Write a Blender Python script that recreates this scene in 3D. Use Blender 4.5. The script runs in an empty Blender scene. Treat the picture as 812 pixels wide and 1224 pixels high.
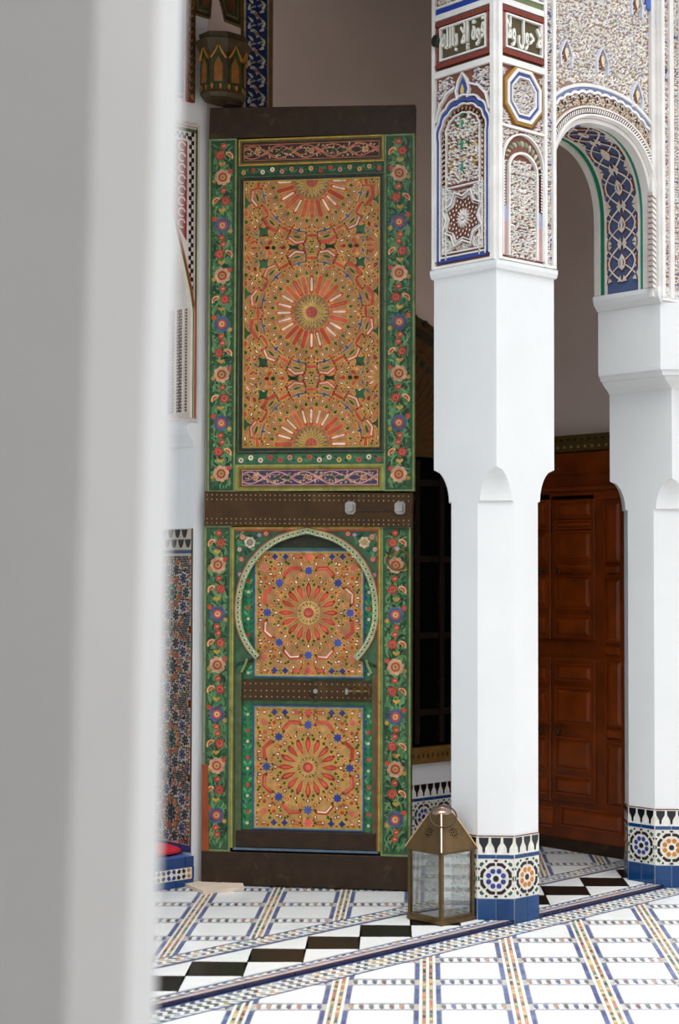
import bpy, math, random
import numpy as np
from mathutils import Vector, Matrix
from math import sin, cos, pi, sqrt, atan2, hypot, radians

random.seed(7)
SC = bpy.context.scene
COL = SC.collection

# ------------------------------------------------------------------ camera
# world: X runs along the step (right/back), Y into the gallery, Z up.
F_PX, PITCH, ROLL, YAW, EYE = 1974.0, .0386, .0031, .8381, 1.6
def _cam_rows():
    c, s = cos(PITCH), sin(PITCH)
    right = np.array([1, 0, 0.]); up = np.array([0, -s, c]); fw = np.array([0, c, s])
    cr, sr = cos(ROLL), sin(ROLL)
    return np.array([cr*right + sr*up, -sr*right + cr*up, fw])
_R = _cam_rows()
_E = np.array([[sin(YAW), cos(YAW), 0], [-cos(YAW), sin(YAW), 0], [0, 0, 1.]])
CP = np.array([-5.679, -5.219, EYE])
def ray(x, y):
    return _E @ (_R.T @ np.array([(x-406)/F_PX, -(y-612)/F_PX, 1.]))
def at(x, y, ax, val):
    """photograph pixel -> point on the plane  coordinate[ax] == val"""
    d = ray(x, y); t = (val-CP[ax])/d[ax]
    return CP + t*d
cd = bpy.data.cameras.new('camera'); cam = bpy.data.objects.new('camera', cd); COL.objects.link(cam)
cd.sensor_fit = 'VERTICAL'; cd.sensor_height = 36; cd.sensor_width = 24
cd.lens = F_PX/1224*36
cd.clip_start = .05; cd.clip_end = 100
r_, u_, f_ = _E @ _R[0], _E @ _R[1], _E @ _R[2]
M = Matrix(((r_[0], u_[0], -f_[0], CP[0]), (r_[1], u_[1], -f_[1], CP[1]), (r_[2], u_[2], -f_[2], CP[2]), (0, 0, 0, 1)))
cam.matrix_world = M
cd.dof.use_dof = True; cd.dof.focus_distance = 8.3; cd.dof.aperture_fstop = 2.7
SC.camera = cam

# ------------------------------------------------------------------ world: bright overcast sky over the open courtyard
w = bpy.data.worlds.new('overcast_sky'); SC.world = w; w.use_nodes = True
nt = w.node_tree; bg = nt.nodes['Background']
bg.inputs[0].default_value = (.86, .93, 1.0, 1); bg.inputs[1].default_value = 2.1
sd = bpy.data.lights.new('veiled_sun', 'SUN'); sd.energy = 2.6; sd.angle = radians(40); sd.color = (1, .97, .93)
so = bpy.data.objects.new('veiled_sun', sd); COL.objects.link(so)
so.rotation_euler = Vector((-.32, -.16, 1.0)).to_track_quat('Z', 'Y').to_euler()
SC.view_settings.view_transform = 'Standard'
SC.view_settings.look = 'None'
SC.view_settings.exposure = 0.28
SC.view_settings.gamma = 1.0
SC.cycles.max_bounces = 10
SC.cycles.diffuse_bounces = 6
SC.cycles.transparent_max_bounces = 16

# ------------------------------------------------------------------ helpers
def lin(c):
    return tuple((x/12.92 if x <= .04045 else ((x+.055)/1.055)**2.4) for x in [k/255 for k in c])
def jit(c, a=10):
    d = random.uniform(-a, a)
    return tuple(max(0, min(255, k+d+random.uniform(-a, a)*.3)) for k in c)

class B:                                  # a flat basis: u right, v up, h outward
    def __init__(s, o, U, N, V=(0, 0, 1)):
        s.o, s.U, s.V, s.N = np.array(o, float), np.array(U, float), np.array(V, float), np.array(N, float)
    def __call__(s, u, v, h=0):
        return s.o + u*s.U + v*s.V + h*s.N
    def moved(s, u, v, h=0):
        return B(s(u, v, h), s.U, s.N, s.V)
FLOOR = B((0, 0, 0), (1, 0, 0), (0, 0, 1), (0, 1, 0))

def area2(p):
    return sum(p[i][0]*p[(i+1) % len(p)][1]-p[(i+1) % len(p)][0]*p[i][1] for i in range(len(p)))

class MB:
    def __init__(s, basis=None):
        s.v, s.f, s.c, s.b = [], [], [], basis
    def face(s, pts, col):
        n = len(s.v); s.v += [tuple(p) for p in pts]; s.f.append(tuple(range(n, n+len(pts)))); s.c.append(col)
    def flat(s, p2, h, col, b=None):
        b = b or s.b
        if len(p2) < 3: return
        if area2(p2) < 0: p2 = p2[::-1]
        s.face([b(u, v, h) for u, v in p2], col)
    def prism(s, p2, h0, h1, col, b=None, side=None, inset=1.0, back=False):
        b = b or s.b
        if len(p2) < 3: return
        if area2(p2) < 0: p2 = p2[::-1]
        k = len(p2); cx = sum(p[0] for p in p2)/k; cy = sum(p[1] for p in p2)/k
        t2 = [(cx+(u-cx)*inset, cy+(v-cy)*inset) for u, v in p2]
        n = len(s.v)
        s.v += [tuple(b(u, v, h0)) for u, v in p2]+[tuple(b(u, v, h1)) for u, v in t2]
        s.f.append(tuple(range(n+k, n+2*k))); s.c.append(col)
        for i in range(k):
            j = (i+1) % k
            s.f.append((n+i, n+j, n+k+j, n+k+i)); s.c.append(side or col)
        if back:
            s.f.append(tuple(range(n+k-1, n-1, -1))); s.c.append(side or col)
    def rect(s, u0, v0, u1, v1, h0, h1, col, b=None, bev=0, **k):
        b = b or s.b
        if bev:
            hb = h1-bev if h1 > h0 else h1
            s.prism([(u0, v0), (u1, v0), (u1, v1), (u0, v1)], h0, hb, col, b)
            n = len(s.v)
            s.v += [tuple(b(*q)) for q in ((u0, v0, hb), (u1, v0, hb), (u1, v1, hb), (u0, v1, hb), (u0+bev, v0+bev, h1), (u1-bev, v0+bev, h1), (u1-bev, v1-bev, h1), (u0+bev, v1-bev, h1))]
            s.f.append((n+4, n+5, n+6, n+7)); s.c.append(col)
            for i in range(4):
                j = (i+1) % 4; s.f.append((n+i, n+j, n+4+j, n+4+i)); s.c.append(col)
        else:
            s.prism([(u0, v0), (u1, v0), (u1, v1), (u0, v1)], h0, h1, col, b, back=True, **k)
    def frame(s, u0, v0, u1, v1, w, h0, h1, col, b=None):
        s.rect(u0, v0, u1, v0+w, h0, h1, col, b); s.rect(u0, v1-w, u1, v1, h0, h1, col, b)
        s.rect(u0, v0+w, u0+w, v1-w, h0, h1, col, b); s.rect(u1-w, v0+w, u1, v1-w, h0, h1, col, b)
    def stroke(s, pts, wid, h0, h1, col, b=None, closed=False, side=None, round_=False):
        """ribbon along pts, wid a number or a function of t; round_ gives a ridge"""
        b = b or s.b; n = len(pts); L = []
        for i in range(n):
            if closed: a, c = pts[(i-1) % n], pts[(i+1) % n]
            else: a, c = pts[max(0, i-1)], pts[min(n-1, i+1)]
            dx, dy = c[0]-a[0], c[1]-a[1]; d = hypot(dx, dy) or 1
            ww = (wid(i/(n-1)) if callable(wid) else wid)/2
            L.append((-dy/d*ww, dx/d*ww))
        base = len(s.v); prof = ((-1, h0), (-.45, h1), (.45, h1), (1, h0)) if round_ else ((-1, h0), (-1, h1), (1, h1), (1, h0))
        for (x, y), (nx, ny) in zip(pts, L):
            for k, h in prof: s.v.append(tuple(b(x+nx*k, y+ny*k, h)))
        for i in range(n if closed else n-1):
            j = (i+1) % n
            for q in range(3):
                s.f.append((base+4*i+q+1, base+4*i+q, base+4*j+q, base+4*j+q+1)); s.c.append(col if q == 1 else (side or col))
    def box(s, lo, hi, col):
        x0, y0, z0 = lo; x1, y1, z1 = hi; n = len(s.v)
        s.v += [(x0, y0, z0), (x1, y0, z0), (x1, y1, z0), (x0, y1, z0), (x0, y0, z1), (x1, y0, z1), (x1, y1, z1), (x0, y1, z1)]
        for q in ((3, 2, 1, 0), (4, 5, 6, 7), (0, 1, 5, 4), (1, 2, 6, 5), (2, 3, 7, 6), (3, 0, 4, 7)):
            s.f.append(tuple(n+i for i in q)); s.c.append(col)
    def loft(s, rings, col, cap=True, smooth=False):
        n = len(s.v); k = len(rings[0])
        for r in rings: s.v += [tuple(p) for p in r]
        for a in range(len(rings)-1):
            for i in range(k):
                j = (i+1) % k
                s.f.append((n+a*k+i, n+a*k+j, n+(a+1)*k+j, n+(a+1)*k+i)); s.c.append(col)
        if cap:
            s.f.append(tuple(n+i for i in range(k-1, -1, -1))); s.c.append(col)
            s.f.append(tuple(n+(len(rings)-1)*k+i for i in range(k))); s.c.append(col)
    def tube(s, pts, r, col, k=8, closed=False):
        rings = []; n = len(pts); P = [np.array(p, float) for p in pts]
        for i in range(n):
            a = P[(i-1) % n] if closed else P[max(0, i-1)]; c = P[(i+1) % n] if closed else P[min(n-1, i+1)]
            t = (c-a)/np.linalg.norm(c-a); g = np.array([0, 0, 1.]) if abs(t[2]) < .9 else np.array([1, 0, 0.])
            x = np.cross(t, g); x /= np.linalg.norm(x); y = np.cross(t, x)
            rr = r(i/(n-1)) if callable(r) else r
            rings.append([P[i]+rr*(cos(q*2*pi/k)*x-sin(q*2*pi/k)*y) for q in range(k)])
        if closed: rings.append(rings[0])
        s.loft(rings, col, cap=not closed)
    def mesh(s, name):
        me = bpy.data.meshes.new(name); me.from_pydata(s.v, [], s.f); me.validate(clean_customdata=False)
        if s.c and s.c[0] is not None and len(me.polygons) == len(s.c):
            cache = {}
            lt = np.zeros(len(me.polygons), int); me.polygons.foreach_get('loop_total', lt)
            arr = np.array([cache.setdefault(c, lin(c)+(1.,)) for c in s.c])
            a = me.color_attributes.new('Col', 'FLOAT_COLOR', 'CORNER')
            a.data.foreach_set('color', np.repeat(arr, lt, axis=0).ravel())
        return me
    def build(s, name, mat, parent=None, smooth=False, label=None, kind=None):
        if not s.f: return None
        return link(s.mesh(name), name, mat, parent, smooth, label, kind)

def link(me, name, mat, parent=None, smooth=False, label=None, kind=None):
    o = bpy.data.objects.new(name, me); COL.objects.link(o)
    if mat is not None and not me.materials: me.materials.append(mat)
    if smooth: me.polygons.foreach_set('use_smooth', [True]*len(me.polygons))
    if parent: o.parent = parent
    if label: o['label'] = label
    if kind: o['kind'] = kind
    return o
def empty(name, loc=(0, 0, 0)):
    o = bpy.data.objects.new(name, None); COL.objects.link(o); o.empty_display_size = .1
    return o
def tag(o, label, cat=None, group=None, kind=None):
    o['label'] = label
    if cat: o['category'] = cat
    if group: o['group'] = group
    if kind: o['kind'] = kind
    return o
def inst(me, name, parent, mat3=None):
    o = bpy.data.objects.new(name, me); COL.objects.link(o); o.parent = parent
    if mat3 is not None: o.matrix_local = mat3
    return o
def bmat(b, u, v, h=0, s=1.0):
    o = b(u, v, h)
    return Matrix(((b.U[0]*s, b.V[0]*s, b.N[0], o[0]), (b.U[1]*s, b.V[1]*s, b.N[1], o[1]), (b.U[2]*s, b.V[2]*s, b.N[2], o[2]), (0, 0, 0, 1)))

# ------------------------------------------------------------------ materials
def mat(name, col=None, rough=.6, attr=False, var=.12, vs=14, bump=.0, bs=60, spec=.5, metal=0, wear=None, wear_amt=.0, wscale=5, coat=0):
    m = bpy.data.materials.new(name); m.use_nodes = True; t = m.node_tree; p = t.nodes['Principled BSDF']
    p.inputs['Roughness'].default_value = rough; p.inputs['Metallic'].default_value = metal
    p.inputs['Specular IOR Level'].default_value = spec
    if coat: p.inputs['Coat Weight'].default_value = coat; p.inputs['Coat Roughness'].default_value = .15
    tc = t.nodes.new('ShaderNodeTexCoord')
    def noise(scale, det=5):
        n = t.nodes.new('ShaderNodeTexNoise'); n.inputs['Scale'].default_value = scale; n.inputs['Detail'].default_value = det
        t.links.new(tc.outputs['Object'], n.inputs['Vector']); return n
    if attr:
        a = t.nodes.new('ShaderNodeAttribute'); a.attribute_name = 'Col'; src = a.outputs['Color']
    else:
        a = t.nodes.new('ShaderNodeRGB'); a.outputs[0].default_value = lin(col)+(1,); src = a.outputs[0]
    n = noise(vs); r = t.nodes.new('ShaderNodeMapRange')
    r.inputs[1].default_value = .3; r.inputs[2].default_value = .7; r.inputs[3].default_value = 1-var; r.inputs[4].default_value = 1+var*.6
    t.links.new(n.outputs[0], r.inputs[0])
    mx = t.nodes.new('ShaderNodeVectorMath'); mx.operation = 'SCALE'
    t.links.new(src, mx.inputs[0]); t.links.new(r.outputs[0], mx.inputs['Scale']); out = mx.outputs[0]
    if wear:
        n2 = noise(wscale, 8); r2 = t.nodes.new('ShaderNodeMapRange')
        r2.inputs[1].default_value = .60; r2.inputs[2].default_value = .72; r2.inputs[3].default_value = 0; r2.inputs[4].default_value = wear_amt
        t.links.new(n2.outputs[0], r2.inputs[0])
        mc = t.nodes.new('ShaderNodeMix'); mc.data_type = 'RGBA'; mc.inputs[7].default_value = lin(wear)+(1,)
        t.links.new(r2.outputs[0], mc.inputs[0]); t.links.new(out, mc.inputs[6]); out = mc.outputs[2]
    t.links.new(out, p.inputs['Base Color'])
    if bump:
        nb = noise(bs, 6); bp = t.nodes.new('ShaderNodeBump'); bp.inputs['Strength'].default_value = bump; bp.inputs['Distance'].default_value = .004
        t.links.new(nb.outputs[0], bp.inputs['Height']); t.links.new(bp.outputs[0], p.inputs['Normal'])
    return m
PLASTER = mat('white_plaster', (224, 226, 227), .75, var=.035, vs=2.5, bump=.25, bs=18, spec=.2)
SHADE_PLASTER = mat('shade_toned_plaster', (222, 203, 192), .85, var=.07, vs=1.6, bump=.3, bs=12, spec=.1)  # same plaster, with the taupe of the gallery's shade put into its colour
STUCCO = mat('carved_stucco', rough=.8, attr=True, var=.10, vs=9, spec=.15, bump=.2, bs=90)
PAINT = mat('painted_wood', rough=.42, attr=True, var=.28, vs=22, spec=.4, bump=.35, bs=120, wear=(92, 70, 44), wear_amt=.55, wscale=30)
TILE = mat('glazed_tile', rough=.16, attr=True, var=.10, vs=16, spec=.5, bump=.08, bs=30)
MOSAIC = mat('small_glazed_mosaic', rough=.3, attr=True, var=.16, vs=40, spec=.4)
MARBLE = mat('white_marble', (238, 240, 238), .22, var=.07, vs=5, spec=.5, wear=(196, 203, 202), wear_amt=.5, wscale=3)
GROUT = mat('grey_grout', (176, 172, 164), .8, var=.2, vs=30)
DARKWOOD = mat('dark_brown_wood', (52, 35, 19), .45, var=.35, vs=18, spec=.3, bump=.3, bs=40, wear=(110, 92, 60), wear_amt=.3, wscale=14)
REDWOOD = mat('red_brown_varnished_wood', (122, 52, 10), .36, var=.4, vs=5, spec=.45, bump=.2, bs=24)
REDWOOD_D = mat('red_brown_panel_wood', (136, 58, 10), .34, var=.35, vs=6, spec=.45)
BRASS = mat('aged_brass', (106, 86, 56), .38, var=.22, vs=12, metal=.85, wear=(74, 56, 40), wear_amt=.35, wscale=10)
SILVER = mat('worn_steel', (190, 186, 182), .3, var=.2, metal=.9)
IRON = mat('dark_iron', (70, 58, 48), .4, var=.3, metal=.7)
BLACK = mat('painted_void_dark', (9, 8, 7), 1.0, var=.1, spec=0)  # flat black put in for the darkness of openings and holes
RED_CLOTH = mat('red_cloth', (206, 30, 48), .85, var=.2, vs=30, bump=.4, bs=80)
ORANGEWOOD = mat('orange_brown_wood', (150, 66, 18), .45, var=.25, vs=10)
STUD = mat('pale_worn_studs', (184, 156, 116), .4, var=.4, vs=80)
def glass_mat():
    m = bpy.data.materials.new('clear_glass'); m.use_nodes = True; t = m.node_tree; t.nodes.clear()
    o = t.nodes.new('ShaderNodeOutputMaterial'); mx = t.nodes.new('ShaderNodeMixShader')
    tr = t.nodes.new('ShaderNodeBsdfTransparent'); tr.inputs[0].default_value = (.91, .935, .93, 1)
    gl = t.nodes.new('ShaderNodeBsdfGlossy'); gl.inputs['Roughness'].default_value = .02
    lw = t.nodes.new('ShaderNodeLayerWeight'); lw.inputs[0].default_value = .35
    ad = t.nodes.new('ShaderNodeMath'); ad.operation = 'MULTIPLY_ADD'; ad.inputs[1].default_value = .35; ad.inputs[2].default_value = .09
    t.links.new(lw.outputs['Facing'], ad.inputs[0])
    t.links.new(ad.outputs[0], mx.inputs[0]); t.links.new(tr.outputs[0], mx.inputs[1]); t.links.new(gl.outputs[0], mx.inputs[2]); t.links.new(mx.outputs[0], o.inputs[0])
    return m
GLASS = glass_mat()

# ------------------------------------------------------------------ 2D shape library (radial x, tangential y)
def hexa(l, w): return [(-l/2, 0), (-l/4, w/2), (l/4, w/2), (l/2, 0), (l/4, -w/2), (-l/4, -w/2)]
def bar(l, w): return [(-l/2, 0), (-l/2+w*.4, w/2), (l/2-w*.5, w/2), (l/2, 0), (l/2-w*.5, -w/2), (-l/2+w*.4, -w/2)]
def disc(r, n=10): return [(r*cos(2*pi*i/n), r*sin(2*pi*i/n)) for i in range(n)]
def star(r, k=8, q=.55): return [((r if i % 2 == 0 else r*q)*cos(pi*i/k), (r if i % 2 == 0 else r*q)*sin(pi*i/k)) for i in range(2*k)]
def arrow(l, w): return [(-l/2, 0), (0, w*.25), (l*.15, w/2), (l*.35, w*.2), (l/2, 0), (l*.35, -w*.2), (l*.15, -w/2), (0, -w*.25)]
def drop(l, w): return [(-l/2, 0), (-l*.1, w*.38), (l*.2, w/2), (l*.42, w*.3), (l/2, 0), (l*.42, -w*.3), (l*.2, -w/2), (-l*.1, -w*.38)]
def bow(l, w): return [(-l/2, -w/2), (-l*.35, 0), (-l/2, w/2), (-l*.15, w*.25), (l*.15, w*.25), (l/2, w/2), (l*.35, 0), (l/2, -w/2), (l*.15, -w*.25), (-l*.15, -w*.25)]
def bent(l, w, k=.22):      # lies along the tangent, knee pointing outward
    return [(-k*l/2-w/2, -l/2), (-k*l/2+w/2, -l/2-w*.2), (k*l/2+w/2, 0), (-k*l/2+w/2, l/2+w*.2), (-k*l/2-w/2, l/2), (k*l/2-w/2, 0)]
def swoosh(l, w): return [(-.07*l, -l/2), (.0, -l*.25), (w*.45, -l*.05), (w*1.3, 0), (w*.45, l*.05), (.0, l*.25), (-.07*l, l/2), (-w*.8, l*.25), (-w*.6, l*.07), (-w*2.0, l*.04), (-w*2.6, 0), (-w*2.0, -l*.04), (-w*.6, -l*.07), (-w*.8, -l*.25)]
def place(sh, x, y, a, s=1): return [(x+s*(px*cos(a)-py*sin(a)), y+s*(px*sin(a)+py*cos(a))) for px, py in sh]
def clip(poly, u0, v0, u1, v1):
    for ax, val, sg in ((0, u0, 1), (0, u1, -1), (1, v0, 1), (1, v1, -1)):
        out = []
        for i in range(len(poly)):
            a, b = poly[i-1], poly[i]; ia, ib = (a[ax]-val)*sg >= 0, (b[ax]-val)*sg >= 0
            if ia != ib:
                t = (val-a[ax])/(b[ax]-a[ax]); out.append((a[0]+t*(b[0]-a[0]), a[1]+t*(b[1]-a[1])))
            if ib: out.append(b)
        poly = out
        if not poly: return []
    return poly

RED, DRED, WHT, GRN, BLU, GLD, TAN, DBR = (196, 74, 52), (140, 44, 36), (236, 214, 188), (34, 84, 48), (62, 80, 128), (208, 160, 66), (176, 122, 74), (96, 54, 34)

OCC = []
def rosette_piece(mb, rect, sh, x, y, a, col, inner=None, line=None, grow=1.28, s=.001):
    def put(shape, k, h, c):
        p = clip(place([(px*k, py*k) for px, py in shape], x, y, a), *rect)
        if len(p) > 2: mb.flat(p, h, c)
    sh = [(px*s, py*s) for px, py in sh]
    if line is None: line = GLD
    OCC.append((x, y, (max(p[0] for p in sh)-min(p[0] for p in sh)+max(p[1] for p in sh)-min(p[1] for p in sh))*.22))
    if line:
        cx = 0; g = .0036
        gs = [(px+(g if px > 0 else -g if px < 0 else 0), py+(g if py > 0 else -g if py < 0 else 0)) for px, py in sh]
        put(gs, 1, .0006, jit(line, 12))
    put(sh, 1, .0012, jit(col, 14))
    if isinstance(inner, list): put([(px*s, py*s) for px, py in inner[0]], 1, .0018, jit(inner[1], 12))
    elif inner: put([(px*.72, py*.5) for px, py in sh], 1, .0018, jit(inner, 12))

def fill_gaps(mb, rect, cx, cy, hw, hh, reps, ctr, step=.0165):
    """symmetrical small pieces wherever the strapwork leaves a gap"""
    occ = np.array(OCC); add = []
    for j in range(int(hh/step)+1):
        for i in range(int(hw/step)+1):
            x, y = (i+.5*(j % 2))*step, j*step
            if x > hw or y > hh: continue
            d = np.hypot(occ[:, 0]-(cx+x), occ[:, 1]-(cy+y))-occ[:, 2]
            if d.min() < .0088: continue
            if any(hypot(x-ax, y-ay) < .0155 for ax, ay in add): continue
            if ctr and hypot(x, y) < ctr: continue
            add.append((x, y))
    for n_, (x, y) in enumerate(add):
        a = atan2(y, x); k = n_ % 3
        for vy in reps:
            for sx in (-1, 1):
                for sy in (-1, 1):
                    px_, py_ = cx+sx*x, cy+vy+sy*y
                    if not (rect[0] < px_ < rect[2] and rect[1] < py_ < rect[3]): continue
                    if (sx < 0 and x < 1e-6) or (sy < 0 and y < 1e-6): continue
                    A = atan2(sy*y, sx*x)
                    if k == 1: rosette_piece(mb, rect, star(9, 4, .5), px_, py_, A, GRN)
                    else: rosette_piece(mb, rect, hexa(16, 11), px_, py_, A, DRED if k else RED, WHT if k == 0 and n_ % 2 else None)
def rosette24(mb, rect, cx, cy, s=.001):
    P = lambda r, a, sh, col, inner=None, rot=0, line=None: rosette_piece(mb, rect, sh, cx+r*s*cos(a), cy+r*s*sin(a), a+rot, col, inner, line, s=s)
    for k in range(24):
        a = k*pi/12; o = a+pi/24
        P(62, a, drop(34, 5), (120, 98, 50), None, pi, (214, 180, 96)); P(74, o, drop(26, 5), (84, 90, 66), None, 0, False)
        P(146, a, bar(104, 23), random.choice((RED, RED, (206, 96, 70))), random.choice((WHT, WHT, (206, 96, 70), None)))
        P(211, o, arrow(30, 22), GRN, None, pi)
        P(229, a, hexa(24, 17), DRED, WHT)
        P(246, o, drop(18, 16), RED)
    for k in range(12):
        a = k*pi/6
        P(268, a+pi/12, swoosh(104, 8), BLU)
        P(285, a, [(-10, -6), (-4, -34), (6, -36), (8, 0), (6, 36), (-4, 34), (-10, 6)], RED)
        P(300, a+pi/12, hexa(14, 40), GRN, None)
        P(322, a+pi/12, bent(104, 19, .22), RED, random.choice(([bent(80, 8, .22), WHT], [bent(80, 8, .22), (226, 190, 160)], None)))
        for d in (.09, -.09): P(262, a+d*.6, disc(6, 6), DRED)
    for k in range(48):
        P(92, k*pi/24, disc(3, 5), (90, 70, 40), None, 0, False)
    P(0, 0, disc(50, 20), (200, 156, 84), None, 0, False)
    def F(r, a, n, c, h):
        q = clip(place(disc(r[1]*s, n), cx+r[0]*s*cos(a), cy+r[0]*s*sin(a), a), *rect)
        if len(q) > 2: mb.flat(q, h, c)
    F((0, 30), 0, 14, (150, 56, 46), .0016); F((0, 26), 0, 14, (204, 96, 76), .0019)
    for k in range(8): F((18, 4.5), k*pi/4, 6, (150, 52, 44), .0022)
    F((0, 9), 0, 8, (170, 70, 56), .0022)

def upper_pattern(mb, u0, v0, u1, v1, cx, cy, pv):
    OCC.clear()
    rect = (u0, v0, u1, v1)
    mb.flat([(u0, v0), (u1, v0), (u1, v1), (u0, v1)], .0002, TAN)
    # thin ring straps of gold
    for j in (-1, 0, 1):
        y0 = cy+j*pv
        for r in (190, 258, 296, 340):
            N = 48
            for k in range(N):
                a0, a1 = 2*pi*k/N, 2*pi*(k+1)/N
                q = [(cx+(r+d)*.001*cos(a), y0+(r+d)*.001*sin(a)) for d, a in ((-2, a0), (2, a0), (2, a1), (-2, a1))]
                q = clip(q, *rect)
                if len(q) > 2: mb.flat(q, .0004, GLD)
        rosette24(mb, rect, cx, y0)
    cell = [(255, 258, star(40, 4, .5), pi/4, GRN, None), (290, 200, hexa(32, 18), -.9, DRED, WHT), (316, 158, hexa(32, 18), -1.2, DRED, WHT),
            (195, 292, hexa(30, 17), -.5, DRED, WHT), (158, 314, hexa(30, 17), -.35, DRED, WHT), (95, 344, bow(62, 34), 0, GRN, None),
            (27, 344, hexa(34, 16), 0, DRED, WHT), (160, 344, arrow(44, 24), 0, RED, None), (203, 344, disc(11, 8), 0, GRN, None),
            (222, 316, hexa(34, 20), .8, RED, None), (236, 344, hexa(30, 18), 0, RED, None), (350, 104, star(34, 4, .5), 0, GRN, None), (350, 30, hexa(36, 17), pi/2, DRED, WHT),
            (350, 158, hexa(34, 20), pi/2, RED, None), (350, 204, disc(11, 8), 0, GRN, None), (332, 238, hexa(30, 18), 1.1, RED, None), (300, 240, hexa(24, 14), .6, RED, None),
            (300, 60, hexa(26, 14), 1.5, (206, 96, 70), None), (272, 222, hexa(22, 12), .7, RED, None), (120, 330, hexa(20, 12), .2, RED, None)]
    for j in (-1, 0, 1):
        for sx in (-1, 1):
            for sy in (-1, 1):
                for x, y, sh, a, c, i in cell:
                    rosette_piece(mb, rect, sh, cx+sx*x*.001, cy+j*pv+sy*y*.001, a*sx*sy if sx*sy < 0 else a, c, i)
                # small rosette on the edge between two large ones
                ex, ey = cx+sx*.366, cy+j*pv+sy*.344
                if sy > 0:
                    for k in range(12):
                        a = k*pi/6
                        rosette_piece(mb, rect, drop(44, 17), ex+.056*cos(a), ey+.056*sin(a), a, RED, random.choice((WHT, None)))
                        rosette_piece(mb, rect, swoosh(36, 7), ex+.103*cos(a+pi/12), ey+.103*sin(a+pi/12), a+pi/12, BLU)
                        rosette_piece(mb, rect, hexa(14, 9), ex+.088*cos(a), ey+.088*sin(a), a, GRN)
                        rosette_piece(mb, rect, hexa(26, 14), ex+.13*cos(a), ey+.13*sin(a), a, DRED, random.choice((WHT, None)))
                    rosette_piece(mb, rect, disc(20, 10), ex, ey, 0, DRED)
    fill_gaps(mb, rect, cx, cy, .366, .344, (-pv, 0, pv), .215, .0150)

def lower_pattern(mb, u0, v0, u1, v1, cx, cy, bgc):
    OCC.clear()
    rect = (u0, v0, u1, v1)
    mb.flat([(u0, v0), (u1, v0), (u1, v1), (u0, v1)], .0002, bgc)
    P = lambda r, a, sh, col, inner=None, rot=0, line=None: rosette_piece(mb, rect, sh, cx+r*.001*cos(a), cy+r*.001*sin(a), a+rot, col, inner, line)
    for k in range(16):
        a = k*pi/8; o = a+pi/16
        P(110, a, drop(82, 30), (190, 62, 48), (204, 92, 72))
        P(48, o, drop(22, 6), (100, 100, 70), None, pi)
        P(150, o, arrow(24, 20), GRN, None, pi)
        P(172, a, disc(12, 7), DRED, WHT)
        P(197, o, disc(11, 7), RED, (226, 150, 120))
    for k in range(8):
        a = k*pi/4; o = a+pi/8
        P(218, a, star(27, 8, .6), (58, 72, 150))
        P(238, o, bent(104, 22, .26), RED, random.choice((None, [bent(78, 9, .26), WHT], [bent(78, 9, .26), (214, 110, 84)])))
        for d in (-.17, .17):
            P(222, a+d, star(12, 3, .5), GRN); P(256, a+d*.9, disc(11, 7), DRED, WHT)
        P(262, a, hexa(18, 14), RED); P(275, o, star(12, 4, .5), GRN)
        for d in (-.12, .12): P(292, o+d, disc(11, 7), DRED, WHT)
    # the corners
    for sx in (-1, 1):
        for sy in (-1, 1):
            for x, y, sh, c, i in ((232, 232, star(22, 8, .6), (214, 110, 100), None), (200, 262, star(12, 4, .5), GRN, None), (262, 200, star(12, 4, .5), GRN, None), (250, 160, disc(12, 7), DRED, WHT),
                                   (160, 250, disc(12, 7), DRED, WHT), (262, 120, star(11, 4, .5), GRN, None), (120, 262, star(11, 4, .5), GRN, None), (258, 78, disc(12, 7), DRED, WHT),
                                   (200, 200, disc(12, 7), DRED, WHT), (178, 228, disc(11, 7), RED, None), (228, 178, disc(11, 7), RED, None), (268, 268, disc(12, 7), DRED, WHT), (262, 40, hexa(12, 20), (58, 72, 150), None)):
                rosette_piece(mb, rect, sh, cx+sx*x*.001, cy+sy*y*.001, 0, c, i)
            yy = sy*(v1-v0)/2-sy*.020
            for x, sh, c, i in ((178, star(20, 4, .6), (50, 60, 130), None), (122, star(20, 4, .6), (50, 60, 130), None), (62, bar(48, 18), RED, (214, 110, 84)), (230, disc(12, 7), RED, WHT), (268, disc(11, 6), RED, WHT)):
                rosette_piece(mb, rect, sh, cx+sx*x*.001, (v0+v1)/2+yy, 0, c, i)
    for sy in (-1, 1): rosette_piece(mb, rect, star(26, 8, .6), cx, (v0+v1)/2+sy*((v1-v0)/2-.02), 0, (216, 96, 86), None)
    fill_gaps(mb, rect, cx, cy, .28, .32, (0,), .120, .0150)
    P(0, 0, disc(62, 16), (200, 160, 92), None, 0, False)
    for k in range(24): P(50, k*pi/12, disc(4, 5), (86, 96, 70), None, 0, False)
    mb.flat(place(disc(.027, 12), cx, cy, 0), .0022, (190, 66, 52)); mb.flat(place(disc(.015, 8), cx, cy, 0), .0026, (212, 104, 84))

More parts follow.
